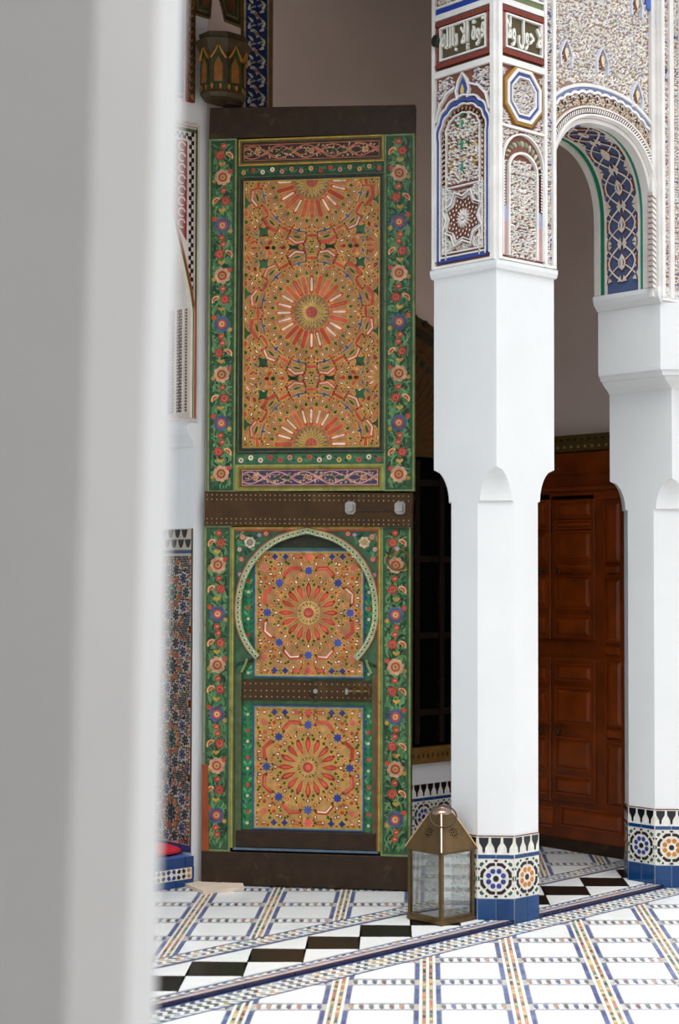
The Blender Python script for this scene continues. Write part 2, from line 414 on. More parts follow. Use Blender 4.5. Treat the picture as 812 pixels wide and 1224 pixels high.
def flower(mb, u, v, r, n, cp, cr, cc, h=.001):
    for k in range(n):
        a = 2*pi*k/n+.2
        mb.flat(place(disc(r*.36, 8), u+r*.68*cos(a), v+r*.68*sin(a), 0), h, jit(cp, 12))
    mb.flat(place(disc(r*.70, 12), u, v, 0), h+.0004, jit(cp, 8))
    mb.flat(place(disc(r*.58, 12), u, v, 0), h+.0008, jit(cr, 8))
    mb.flat(place(disc(r*.36, 10), u, v, 0), h+.0012, jit(cc, 8))
    mb.flat(place(disc(r*.14, 6), u, v, 0), h+.0016, jit(cr, 8))
def curl(mb, u, v, a, L, w, c, h, turn=2.2, n=8, bd=None):
    pts = []; x, y = u, v
    for i in range(n+1):
        pts.append((x, y)); t = i/n; x += L/n*cos(a+turn*t); y += L/n*sin(a+turn*t)
    if bd and not all(bd[0]+w/2 < x < bd[2]-w/2 and bd[1] < y < bd[3] for x, y in pts): return
    mb.stroke(pts, lambda t: w*(.15+1.1*sin(pi*min(1, t*.85+.12))), h-.0002, h, c)
    return pts
GRNS = [(32, 76, 46), (56, 104, 62), (24, 56, 36), (84, 128, 80)]
def vine_strip(mb, u0, v0, u1, v1, seed, mirror=1, bright=0):
    rnd = random.Random(seed); uc = (u0+u1)/2; W = u1-u0
    g0 = (46+bright, 78+bright, 50+bright)
    mb.flat([(u0, v0), (u1, v0), (u1, v1), (u0, v1)], .0002, g0)
    y = v0
    while y < v1-.02:                                   # leaf strokes
        for k in range(15):
            uu = rnd.uniform(u0+.1*W, u1-.1*W); sd_ = 1 if uu > uc else -1
            a = pi/2+sd_*rnd.uniform(-.2, 1.0)*-1
            L = rnd.uniform(.035, .085)
            if y+L < v1 and u0+.04*W < uu+L*.5*cos(a) < u1-.04*W and u0+.03*W < uu-sd_*L*.35 < u1-.03*W:
                c = jit(rnd.choice(GRNS+[(92, 142, 88), (110, 150, 96)]), 6)
                curl(mb, uu, y, a, L, rnd.uniform(.006, .013), c, .0006+.00004*k, turn=-1.6*sd_*rnd.choice((1, 1, -1)), bd=(u0, v0, u1, v1))
        y += .011
    for k in range(int((v1-v0)/.03)):                    # fine pale veins
        uu = rnd.uniform(u0+.15*W, u1-.15*W); yy = rnd.uniform(v0+.01, v1-.08)
        curl(mb, uu, yy, rnd.uniform(1.1, 2.0), .06, .0035, (136, 164, 104), .0010, turn=rnd.choice((-1.4, 1.4)), bd=(u0, v0, u1, v1))
    P = .52; y = v1-.28 if v1-v0 > 1 else v1
    i = 0; y = v1-.035
    seq = [(.0, 'bud'), (.05, 'small'), (.10, 'yel'), (.165, 'big'), (.235, 'bud'), (.29, 'small'), (.345, 'yel'), (.42, 'blue'), (.485, 'bud')]
    y0 = v1-.03
    while y0 > v0+.05:
        for dy, kind in seq:
            v = y0-dy
            if v < v0+.04: break
            sg = 1 if int(round((y0-v)/.1)) % 2 == 0 else -1
            u = uc+mirror*sg*W*.03
            if kind == 'big':
                flower(mb, uc, v, .043, 8, (210, 162, 126), (176, 62, 40), (176, 150, 90), .0014)
                mb.flat(place(disc(.013, 7), uc+mirror*W*.32, v+.03, 0), .002, RED); mb.flat(place(disc(.012, 7), uc-mirror*W*.36, v-.02, 0), .002, (176, 140, 60))
            elif kind == 'blue':
                flower(mb, uc, v, .042, 9, (80, 92, 128), (190, 74, 50), (206, 170, 120), .0014)
                mb.flat(place(disc(.014, 7), uc-mirror*W*.34, v+.035, 0), .002, RED); mb.flat(place(disc(.012, 7), uc+mirror*W*.34, v-.03, 0), .002, (196, 150, 60))
            elif kind == 'small':
                uu = uc-mirror*sg*W*.12
                flower(mb, uu, v, .026, 6, (176, 56, 44), (206, 110, 80), (150, 40, 30), .0014)
                curl(mb, uc+mirror*sg*W*.12, v+.012, 0 if mirror*sg > 0 else pi, .055, .018, (224, 176, 120), .0016, turn=-1.7*mirror*sg)
                curl(mb, uc+mirror*sg*W*.18, v+.008, 0 if mirror*sg > 0 else pi, .035, .009, (190, 70, 40), .0020, turn=-1.7*mirror*sg)
            elif kind == 'yel':
                for d in (-1, 0, 1): mb.flat(place(drop(.024, .014), u+d*.010, v+.004*abs(d), pi/2-d*.5), .0016+.0001*d, (196, 150, 62))
            else:
                mb.flat(place(disc(.017, 8), u, v, 0), .0014, (180, 68, 48)); mb.flat(place(drop(.020, .011), u, v, .3), .0018, (214, 140, 100))
        y0 -= P
def horiz_vine(mb, u0, v0, u1, v1, g=(36, 74, 46)):
    mb.flat([(u0, v0), (u1, v0), (u1, v1), (u0, v1)], .0002, g)
    n = int((u1-u0)/.05); c = (v0+v1)/2; H = v1-v0
    pts = [(u0+(u1-u0)*i/60, c+H*.22*sin(i/60*n*pi)) for i in range(61)]
    mb.stroke(pts, .004, .0003, .0006, (70, 140, 80))
    for i in range(n):
        u = u0+(i+.5)*(u1-u0)/n; s = 1 if i % 2 else -1
        mb.flat(place(disc(H*.25, 8), u, c+s*H*.12, 0), .001, jit(random.choice((RED, WHT, (208, 170, 90), (214, 150, 130))), 8))
        mb.flat(place(disc(H*.1, 6), u, c+s*H*.12, 0), .0014, DRED)
        for d in (-1, 1): mb.flat(place(drop(.024, .010), u+d*.018, c-s*H*.15, d*.6), .0008, jit(random.choice(GRNS), 8))
def cartouche(mb, u0, v0, u1, v1, ground, line):
    mb.flat([(u0, v0), (u1, v0), (u1, v1), (u0, v1)], .0002, ground)
    W, H, c = u1-u0, v1-v0, (v0+v1)/2; n = 2.5; N = 100
    for ph in (0, pi):
        pts = [(u0+W*i/N, c+H*.38*sin(i/N*n*2*pi+ph+.6)) for i in range(N+1)]
        mb.stroke(pts, .006, .0008, .0012, line)
        pts = [(u0+W*i/N, c+H*.20*sin(i/N*n*4*pi+ph+.6)) for i in range(N+1)]
        mb.stroke(pts, .0035, .0006, .0009, (204, 150, 90))
    rnd = random.Random(3)
    for i in range(130):
        u, v = rnd.uniform(u0+.01, u1-.01), rnd.uniform(v0+.01, v1-.01)
        mb.flat(place(drop(.014, .007), u, v, rnd.uniform(0, 6.28)), .0006, jit(rnd.choice(((208, 180, 120), line, (180, 120, 90), (206, 186, 150))), 8))
    for i in range(5):
        u = u0+W*(i+.5)/5
        if i % 2: 
            for d in (-.028, .028): mb.flat(place(hexa(.03, .018), u+d, c, 0), .0014, GRN)
        else: flower(mb, u, c, .016, 6, (214, 170, 130), (150, 60, 50), GLD, .0014)
    mb.frame(u0, v0, u1, v1, .004, .0008, .0014, line)

# carved arabesque fill: curling leaves, mirrored about the centre line
STU = [(242, 239, 234), (238, 235, 230), (244, 242, 238), (234, 228, 218), (232, 234, 236), (236, 230, 214)]
def arabesque(mb, inside, u0, v0, u1, v1, cell=.026, h0=0, h1=.011, seed=1, uc=None, cols=STU, g=None, b=None, dens=1.0, tint=None):
    rnd = random.Random(seed); uc = (u0+u1)/2 if uc is None else uc; cell *= .80
    W = (u1-u0)/2; ny = max(1, int((v1-v0)/cell)); nx = max(1, int(W/cell)+1)
    for j in range(ny+1):
        for i in range(nx+1):
            x = (i+.5*(j % 2))*cell*.92; y = v0+(j+.5+rnd.uniform(-.3, .3))*cell*.92
            if y > v1: continue
            a = rnd.uniform(0, 2*pi); tr = rnd.choice((-1, 1))*rnd.uniform(2.2, 4.6)
            L = cell*rnd.uniform(1.15, 1.75); c = rnd.choice(cols)
            cell_ = 0
            if tint and rnd.random() < .10: c = rnd.choice(tint)
            kind = rnd.random(); x += rnd.uniform(-.25, .25)*cell
            for sx in ((-1, 1) if x > cell*.2 else (1,)):
                u = uc+sx*x
                if not (inside(u, y) and inside(u+sx*L*.5*cos(a), y+L*.5*sin(a)) and u0 <= u <= u1): continue
                A = a if sx > 0 else pi-a; T = tr*sx
                if kind < .72:
                    px, py = u-.4*L*cos(A), y-.4*L*sin(A); pts = []; n = 5
                    for k in range(n+1):
                        pts.append((px, py)); t = k/n; px += L/n*cos(A+T*(t-.3)); py += L/n*sin(A+T*(t-.3))
                    mb.stroke(pts, lambda t: cell*(.15+.29*sin(pi*min(1, t*1.1))), h0, h1*rnd.uniform(.6, 1), c, b, round_=True, side=c)
                else:
                    mb.prism(place(drop(cell*.85, cell*.42), u, y, A), h0, h1, c, b, inset=.6)
def rope(mb, pts, wid, h0, h1, c1, c2, step=.016, b=None):
    """twisted rope moulding along a polyline"""
    acc = 0
    for i in range(len(pts)-1):
        (x0, y0), (x1, y1) = pts[i], pts[i+1]; L = hypot(x1-x0, y1-y0)
        if L == 0: continue
        dx, dy = (x1-x0)/L, (y1-y0)/L; t = acc
        while t < L:
            cx, cy = x0+dx*t, y0+dy*t; nx, ny = -dy, dx; s = step*.36; k = wid/2
            q = [(cx-dx*s-nx*k-dx*k*.5, cy-dy*s-ny*k-dy*k*.5), (cx+dx*s-nx*k-dx*k*.5, cy+dy*s-ny*k-dy*k*.5), (cx+dx*s+nx*k+dx*k*.5, cy+dy*s+ny*k+dy*k*.5), (cx-dx*s+nx*k+dx*k*.5, cy-dy*s+ny*k+dy*k*.5)]
            mb.prism(q, h0, h1, c1, b, side=c2, inset=.8); t += step
        acc = t-L

# ================================================================== FLOORS
TH = .067
def FG(g, h):                   # paving grid -> world XY
    h = h+.068*g; return ((g+h)/sqrt(2), (h-g)/sqrt(2))
def FB(s_, w_):                 # along the step, across it
    return (s_, w_+TH*s_)
def cliphp(poly, f):            # keep f(p) >= 0
    out = []
    for i in range(len(poly)):
        a, b = poly[i-1], poly[i]; fa, fb = f(a), f(b)
        if (fa >= 0) != (fb >= 0):
            t = fa/(fa-fb); out.append((a[0]+t*(b[0]-a[0]), a[1]+t*(b[1]-a[1])))
        if fb >= 0: out.append(b)
    return out
wband = lambda p: p[1]-TH*p[0]
LOW = -.016
gal = MB(FLOOR)
gal.box((-3.6, -.0, -.3), (2.6, 3.2, -.004), None)
# gallery slab, edge follows the riser line
gal = MB(FLOOR)
gal.prism([FB(-3.6, .004), FB(2.6, .004), (2.6, 3.2), (-3.6, 3.2)], -.3, -.004, None, back=True)
gallery = gal.build('floor', GROUT); tag(gallery, 'raised gallery floor paved in white marble and mosaic bands behind the step', kind='structure')
cy = MB(FLOOR); cy.prism([(-9, -9), (4, -9), FB(2.6+1.4, .003), FB(-9, .003)], -.35, LOW-.004, None, back=True)
court = cy.build('floor_courtyard', GROUT); tag(court, 'courtyard floor paved in white marble slabs with mosaic ladder bands', kind='structure')

GP, RP = .347, .378
def slabs(parent, z, phase_g, bandw, row0, keep, krange, rrange, laddh=.105, name='marble_slab'):
    """marble slabs + ladder bands on one floor; keep = list of half planes"""
    mos = MB(B((0, 0, z), (1, 0, 0), (0, 0, 1), (0, 1, 0)))
    def put(pg, h0, h1, col, target):
        p = [FG(*q) for q in pg]
        for f in keep: p = cliphp(p, f)
        if len(p) > 2 and abs(area2(p)) > 2e-6: target.prism(p, h0, h1, col, side=col)
    for k in krange:
        gb = phase_g+k*GP                          # left edge of the band
        for r in rrange:
            h0 = row0+r*RP                         # centre of ladder row
            if any(max(f(FG(gb+dg, h0+dh)) for dg in (-.0, .4) for dh in (0, .4)) < 0 for f in keep): continue
            # slab
            s = MB(B((0, 0, z), (1, 0, 0), (0, 0, 1), (0, 1, 0)))
            put([(gb+bandw+.004, h0+laddh/2+.004), (gb+GP-.004, h0+laddh/2+.004), (gb+GP-.004, h0+RP-laddh/2-.004), (gb+bandw+.004, h0+RP-laddh/2-.004)], -.004, 0, None, s)
            if s.f: s.build(name, MARBLE, parent)
            # ladder of small pieces between slabs
            g0, g1 = gb+bandw, gb+GP; y0, y1 = h0-laddh/2, h0+laddh/2
            put([(g0, y0+.002), (g1, y0+.002), (g1, y0+.016), (g0, y0+.016)], -.004, -.0004, (164, 166, 182), mos)
            put([(g0, y1-.016), (g1, y1-.016), (g1, y1-.002), (g0, y1-.002)], -.004, -.0004, (164, 166, 182), mos)
            n = 13
            for i in range(n):
                a0 = g0+(g1-g0)*i/n; a1 = g0+(g1-g0)*(i+1)/n; m = (a0+a1)/2
                c = [(64, 66, 70), (230, 228, 220), (196, 160, 140), (232, 230, 222), (92, 112, 104), (234, 232, 226)][(i+k+r) % 6]
                if i % 2 == 0:
                    put([(a0, h0), (m, y0+.02), (a1, h0), (m, y1-.02)], -.004, -.0002, jit(random.choice(((98, 98, 102), (110, 124, 118), (186, 146, 124), (98, 108, 146), (120, 98, 94))), 12), mos)
                    put([(a0, y0+.018), (m-.001, y0+.018), (a0, h0-.004)], -.004, -.0003, (226, 224, 216), mos)
                else:
                    put([(a0+.001, y0+.02), (a1-.001, y0+.02), (a1-.001, y1-.02), (a0+.001, y1-.02)], -.004, -.0002, (232, 230, 222), mos)
            # wide band: blue lines and rows of tiny tiles
            y2 = h0+RP-laddh/2
            ya, yb = h0-laddh/2, h0+laddh/2
            for e0, e1 in ((0, .017), (bandw-.017, bandw)):
                for q in range(4):
                    d = (y2-yb)/4
                    put([(gb+e0, yb+q*d+.001), (gb+e1, yb+q*d+.001), (gb+e1, yb+(q+1)*d-.001), (gb+e0, yb+(q+1)*d-.001)], -.004, -.0002, jit((92, 104, 148), 14), mos)
            nc = 5; iw = (bandw-.034)/nc; nr = 11; dh = RP/nr
            for cidx in range(nc):
                for q in range(nr):
                    x0 = gb+.017+cidx*iw; yy = ya+q*dh
                    if cidx in (0, 2, 4): c = jit((234, 231, 222), 5)
                    else: c = jit(random.choice(((206, 158, 110), (116, 142, 124), (88, 92, 98), (190, 130, 110), (206, 190, 140))), 14)
                    sh = dh*.3 if cidx in (1, 3) else 0
                    put([(x0+.0008, yy+.0015), (x0+iw-.0008, yy+.0015), (x0+iw-.0008, yy+dh-.0015), (x0+.0008, yy+dh-.0015)], -.004, -.0002, c, mos)
    mos.build('mosaic_band', MOSAIC, parent, kind='stuff')
def band_mosaic(parent, z, s0, s1, w0, w1, rows, name):
    mb = MB(B((0, 0, z), (1, 0, 0), (0, 0, 1), (0, 1, 0)))
    def q(a, b, c, d, h, col): mb.prism([FB(a, c), FB(b, c), FB(b, d), FB(a, d)], -.004, h, col)
    e = .010; n = int((s1-s0)/.09)
    for i in range(n):
        a, b = s0+(s1-s0)*i/n, s0+(s1-s0)*(i+1)/n
        q(a, b-.001, w0, w0+e, 0, jit((92, 100, 142), 12)); q(a, b-.001, w1-e, w1, 0, jit((92, 100, 142), 12))
    H = (w1-w0-2*e)/rows; st = .024; n = int((s1-s0)/st)
    for r in range(rows):
        wa = w0+e+r*H
        for i in range(n):
            a = s0+i*st; sk = st*.8*(1 if r % 2 else -1) if rows > 1 else 0
            c = (234, 232, 224) if (i+r) % 2 else random.choice(((118, 128, 150), (98, 112, 112), (200, 164, 122), (84, 92, 104), (176, 190, 196)))
            mb.prism([FB(a+.001, wa+.001), FB(a+st-.001, wa+.001), FB(a+st-.001+sk, wa+H-.001), FB(a+.001+sk, wa+H-.001)], -.004, -.0003, jit(c, 8))
    mb.build(name, MOSAIC, parent, kind='stuff')
# gallery paving behind the border
slabs(gallery, 0, -1.125, .095, .075, [lambda p: wband(p)-.572, lambda p: 1.68-p[1], lambda p: 1.83-p[0], lambda p: p[0]+2.6], range(-6, 10), range(-6, 9))
band_mosaic(gallery, 0, -3.4, 2.0, .448, .568, 4, 'mosaic_border')
band_mosaic(gallery, 0, -3.4, 2.4, .028, .078, 2, 'mosaic_border')
# black squares corner to corner with white triangles
r2 = .236/sqrt(2)
blackm, whitem = None, None
BLACK_T = mat('black_marble', (20, 22, 18), .3, var=.3, vs=12, spec=.25, wear=(52, 56, 50), wear_amt=.2, wscale=6)
bq = MB(FLOOR)
sq = [(cos(k*pi/2)*(r2-.0012), sin(k*pi/2)*(r2-.0012)) for k in range(4)]
bq.prism(sq, -.004, 0, None); bme = bq.mesh('black_tile'); bme.materials.append(BLACK_T)
wq = MB(FLOOR); tri = [(.003, .002), (2*r2-.003, .002), (r2, r2-.001)]; wq.prism(tri, -.004, 0, None); wme = wq.mesh('white_triangle_tile'); wme.materials.append(MARBLE)
cst = .3375
rot = Matrix.Rotation(TH, 4, 'Z')
for k in range(-5, 9):
    x, y = FB(-1.163+cst*k, .262)
    if x > 2.2: continue
    inst(bme, 'black_tile', gallery, Matrix.Translation((x, y, 0)) @ Matrix.Rotation(TH*.3, 4, 'Z'))
    xt, yt = FB(-1.163+cst*k-0, .262-r2)
    inst(wme, 'white_triangle_tile', gallery, Matrix.Translation((xt, yt, 0)) @ rot)
    xt, yt = FB(-1.163+cst*(k+1), .262+r2)
    inst(wme, 'white_triangle_tile', gallery, Matrix.Translation((xt, yt, 0)) @ rot @ Matrix.Rotation(pi, 4, 'Z'))
# riser: glazed dark blue edge tiles with a worn pink lip
for i in range(22):
    s0 = -3.5+i*.275
    e = MB(FLOOR)
    e.prism([FB(s0+.0015, -.006), FB(s0+.2735, -.006), FB(s0+.2735, .004), FB(s0+.0015, .004)], LOW-.002, -.001, (20, 28, 66))
    e.prism([FB(s0, .004), FB(s0+.275, .004), FB(s0+.275, .027), FB(s0, .027)], -.006, -.0005, jit((206, 182, 172), 6))
    e.build('edge_tile', TILE, gallery)
# courtyard border and paving
band_mosaic(court, LOW, -3.4, 2.4, -.165, -.012, 6, 'mosaic_border')
slabs(court, LOW, -.05+.028, .10, -.27, [lambda p: -.169-wband(p), lambda p: p[0]-.78*p[1]+.6*0+2.9, lambda p: p[1]+2.6], range(-9, 9), range(-9, 6))

# ================================================================== COLUMNS
S, CC = .41, .12
def octo(x, y, c, z, S=S, off=0):
    a, b = -off, S+off
    return [(x+px, y+py, z) for px, py in ((a, b-c), (a, a+c), (a+c, a), (b-c, a), (b, a+c), (b, b-c), (b-c, b), (a+c, b))]
# order runs counter-clockwise seen from above: left face, front chamfer, front face ...
S3 = .309
def shaft(x, y, z0, ztop, name='shaft', parent=None):
    mb = MB(); e = 1e-4
    rings = [octo(x, y, CC, z0), octo(x, y, CC, 1.953), octo(x, y, .104, 1.957)]
    for k in range(1, 13):
        t = k/12; c = .104*(max(0, 1-t**1.9))**.52
        rings.append(octo(x, y, max(c, e), 1.957+.155*t))
    rings.append(octo(x, y, e, ztop))
    mb.loft(rings, None); return mb.build(name, PLASTER, parent)
COLMOS = {}
def elbow_mesh():
    if 'e' not in COLMOS:
        m = MB(FLOOR); m.prism([(-.0085, -.020), (.0055, -.023), (.0130, 0), (.0055, .023), (-.0085, .020), (-.003, 0)], 0, .0016, (36, 20, 22)); me = m.mesh('elbow_tile'); me.materials.append(MOSAIC); COLMOS['e'] = me
    return COLMOS['e']
def merlon_mesh(c=(18, 20, 24)):
    if c not in COLMOS:
        m = MB(FLOOR)
        m.prism([(-.023, .036), (.023, .036), (.021, .012), (.010, -.006), (.0065, -.014), (.0055, -.030), (0, -.036), (-.0055, -.030), (-.0065, -.014), (-.010, -.006), (-.021, .012)], 0, .0016, c)
        me = m.mesh('merlon_tile'); me.materials.append(TILE); COLMOS[c] = me
    return COLMOS[c]
def dado_face(parent, b, W, petal, zb=0, nm=3, mw=1.0, merl=True):
    """one tiled face: blue base, star mosaic, blue strip, merlons;  b at left bottom corner, u 0..W"""
    body = MB(b)
    body.rect(0, zb, W, .10, 0, .004, (150, 160, 170)); body.rect(0, .10, W, .388, 0, .004, (226, 224, 216))
    body.rect(0, .386, W, .391, .004, .0052, (110, 60, 44))
    body.build('tile_bed', MOSAIC, parent)
    for k in range(2):
        t = MB(b); c = jit((15, 62, 112), 7)
        t.rect(k*W/2+.0012, zb+.001, (k+1)*W/2-.0012, .0985, .004, .0068, c, bev=.0012); t.build('blue_base_tile', TILE, parent)
        t = MB(b); t.rect(k*W/2+.001, .284, (k+1)*W/2-.001, .302, .004, .0062, jit((20, 66, 116), 8), bev=.001); t.build('blue_strip_tile', TILE, parent)
    for k in range(nm):
        inst(merlon_mesh((18, 20, 24) if k or nm < 3 else (22, 24, 34)), 'merlon_tile', parent, bmat(b, (k+.5)*W/nm, .345, .004, s=1))
    # star mosaic
    cu, cv = W/2, .191
    for k in range(8):
        a = (k+.5)*pi/4; o = b(cu+.065*cos(a), cv+.065*sin(a), .004)
        U = b.U*cos(a)+b.V*sin(a); V = -b.U*sin(a)+b.V*cos(a)
        inst(elbow_mesh(), 'elbow_tile', parent, Matrix(((U[0], V[0], b.N[0], o[0]), (U[1], V[1], b.N[1], o[1]), (U[2], V[2], b.N[2], o[2]), (0, 0, 0, 1))))
    m = MB(b); bb = b.moved(0, 0, .004)
    R = lambda sh, x, y, a, c: m.prism([(max(.001, min(W-.001, px)), max(.103, min(.279, py))) for px, py in place(sh, x, y, a)], 0, .0015, c, bb)
    R(disc(.0145, 8), cu, cv, pi/8, (28, 24, 30))
    for k in range(8):
        a = k*pi/4+pi/8
        R(disc(.0126, 8), cu+.037*cos(a), cv+.037*sin(a), a, jit(petal, 10))
        R([(-.003, 0), (.0, .005), (.004, 0), (0, -.005)], cu+.048*cos(a+pi/8), cv+.048*sin(a+pi/8), a+pi/8, (206, 214, 206))
    for sx in (-1, 1):
        for sy in (-1, 1):
            R([(-.006, -.010), (.006, -.010), (.010, 0), (.006, .010), (-.006, .010)], cu+sx*.066, cv+sy*.066, atan2(sy, sx), (44, 88, 66))
            R(disc(.006, 6), cu+sx*.080, cv+sy*.045, 0, (30, 26, 30)); R(disc(.006, 6), cu+sx*.045, cv+sy*.081, 0, (30, 26, 30))
    for d in (-1, 1): R(hexa(.022, .012), cu, cv+d*.084, 0, (34, 26, 28)); R(hexa(.014, .022), cu+d*.082, cv, 0, (60, 96, 76))
    m.build('star_mosaic', MOSAIC, parent, kind='stuff')
def col_faces(x, y):
    d = CC*sqrt(2); r = 1/sqrt(2)
    return {'left': (B((x, y+S-CC, 0), (0, -1, 0), (-1, 0, 0)), S-2*CC), 'cham': (B((x, y+CC, 0), (r, -r, 0), (-r, -r, 0)), d),
            'front': (B((x+CC, y, 0), (1, 0, 0), (0, -1, 0)), S-2*CC), 'back': (B((x+CC, y+S, 0), (-r, -r, 0), (-r, r, 0)), d)}
BLUE_P, OCH = (48, 62, 140), (196, 122, 34)

c1 = empty('column'); tag(c1, 'white octagonal column behind the brass lantern, carved stucco block on top', 'column')
shaft(0, 0, 0, 3.045, parent=c1)
fc = col_faces(0, 0)
dado_face(c1, *fc['left'], OCH); dado_face(c1, *fc['cham'], BLUE_P, zb=0); dado_face(c1, *fc['front'], OCH, zb=LOW)
c2 = empty('column'); tag(c2, 'white octagonal column at the right edge with a corbelled block under the arch', 'column')
X2 = 1.345
shaft(X2, 0.0, 0, 2.60, parent=c2)
fc = col_faces(X2, 0.0)
dado_face(c2, *fc['back'], OCH, nm=3); dado_face(c2, *fc['left'], BLUE_P); dado_face(c2, *fc['cham'], OCH, zb=LOW); dado_face(c2, *fc['front'], BLUE_P, zb=LOW)
# corbelled block over the right column
def cblock(c, ox, z):     # ox = how far sides stand out; the corner stays on the chamfer
    x0, y0 = X2-ox, -ox; k = ox+1e-4
    return [(x0, .41, z), (x0, y0+c, z), (x0+c, y0, z), (2.1, y0, z), (2.1, .41, z)]
mb = MB()
prof = [(2.578, .0), (2.584, .006), (2.600, .020), (2.62, .046), (2.637, .062), (2.643, .064), (2.645, .076), (2.665, .082), (2.674, .094), (2.69, .095), (3.02, .095)]
mb.loft([cblock(max(ox, 1e-4), max(ox, 1e-4), z) for z, ox in prof], None)
mb.build('corbel_block', PLASTER, c2)
# the blurred near column
c3 = empty('column'); tag(c3, 'plain white octagonal column out of focus close at the left edge', 'column')
p = CP + ray(95, 612)/np.linalg.norm(ray(90, 612))*1.55
x3, y3 = p[0]-CC, p[1]
mb = MB(); lean = [(.0, 0.), (3.2, .068)]
def leanring(z):
    k = (z-1.6)*.0215
    return [(px+k*.74, py-k*.67, z) for px, py, _ in octo(x3, y3, CC, z, S3)]
mb.loft([leanring(LOW-.003), leanring(1.0), leanring(2.2), leanring(3.2)], None)
mb.build('shaft', PLASTER, c3)

# ================================================================== CARVED ARCADE over the columns
arc = MB(); ZT = 5.4
# solid core: block over the middle column, spandrel with arch, mass over the right column
def intr(n=28, a=.415, b=.43, xc=.825, z0=3.47, ex=2.35, grow=0):
    out = []
    for k in range(n+1):
        t = pi*k/n; c, s_ = cos(t), sin(t)
        out.append((xc-(a+grow)*abs(c)**(2/ex)*(1 if c > 0 else -1), z0+(b+grow)*abs(s_)**(2/ex)))
    return out
arcade = empty('wall_arcade'); tag(arcade, 'carved stucco arcade wall with an arch between the two white columns', kind='structure')
mb = MB(); mb.box((0.002, 0.002, 3.045), (.408, .408, ZT), (206, 190, 180)); mb.build('carved_block', STUCCO, arcade)
# spandrel mass around the arch (front plane y=.035, back y=.41)
I = intr(); FP, BP = .035, .41
mb = MB(); z0 = 3.02
def quad(a, b, c, d, col=(160, 132, 120)): mb.face([a, b, c, d], col)
for i in range(len(I)-1):
    (xa, za), (xb, zb) = I[i], I[i+1]
    quad((xa, FP, za), (xb, FP, zb), (xb, FP, ZT), (xa, FP, ZT))
    quad((xb, BP, zb), (xa, BP, za), (xa, BP, ZT), (xb, BP, ZT), (225, 220, 214))
quad((1.24, FP, 3.02), (2.1, FP, 3.02), (2.1, FP, ZT), (1.24, FP, ZT)); quad((2.1, BP, 3.02), (1.24, BP, 3.02), (1.24, BP, ZT), (2.1, BP, ZT), (225, 220, 214))
quad((.408, FP, ZT), (2.1, FP, ZT), (2.1, BP, ZT), (.408, BP, ZT))
mb.build('spandrel', STUCCO, arcade)
# soffit: curved basis running along the intrados
SP = [(x, z) for x, z in I[::-1]]                  # from the right springing upward and over to the left
SP = [(1.24, 3.10+(3.47-3.10)*k/8) for k in range(8)]+SP
L = [0]
for i in range(1, len(SP)): L.append(L[-1]+hypot(SP[i][0]-SP[i-1][0], SP[i][1]-SP[i-1][1]))
class CB:     # u across the soffit (0 back .. .345 front), v along the arch, h into the opening
    def __call__(s, u, v, h=0):
        v = max(0, min(L[-1]-1e-6, v)); i = max(j for j in range(len(L)-1) if L[j] <= v); t = (v-L[i])/(L[i+1]-L[i])
        x = SP[i][0]+t*(SP[i+1][0]-SP[i][0]); z = SP[i][1]+t*(SP[i+1][1]-SP[i][1])
        dx, dz = SP[i+1][0]-SP[i][0], SP[i+1][1]-SP[i][1]; d = hypot(dx, dz)
        return np.array([x-dz/d*h, BP-u, z+dx/d*h])
sb = CB(); WS = BP-FP; sm = MB(sb); NV = 44; LT = L[-1]
def vstrip(u0, u1, h, col, m=sm):
    for i in range(NV):
        a, b = LT*i/NV, LT*(i+1)/NV
        m.face([sb(u0, a, h), sb(u1, a, h), sb(u1, b, h), sb(u0, b, h)], col)
    for uu, flip in ((u0, 0), (u1, 1)):
        for i in range(NV):
            a, b = LT*i/NV, LT*(i+1)/NV
            m.face([sb(uu, a, 0), sb(uu, a, h), sb(uu, b, h), sb(uu, b, 0)], col)
vstrip(0, WS, .0005, (84, 98, 136)); 
vstrip(0, .035, .022, (214, 208, 202)); vstrip(.035, .064, .010, (30, 122, 90)); vstrip(.064, .074, .014, (222, 214, 206))
vstrip(WS-.075, WS-.045, .010, (52, 142, 120)); vstrip(WS-.05, WS, .022, (222, 218, 214)); vstrip(WS-.088, WS-.075, .014, (222, 214, 206))
sm.build('arch_soffit', STUCCO, arcade)
sm = MB(sb); UC = (.07+WS-.088)/2; HW = (WS-.088-.07)/2
v = .06; sgn = 1
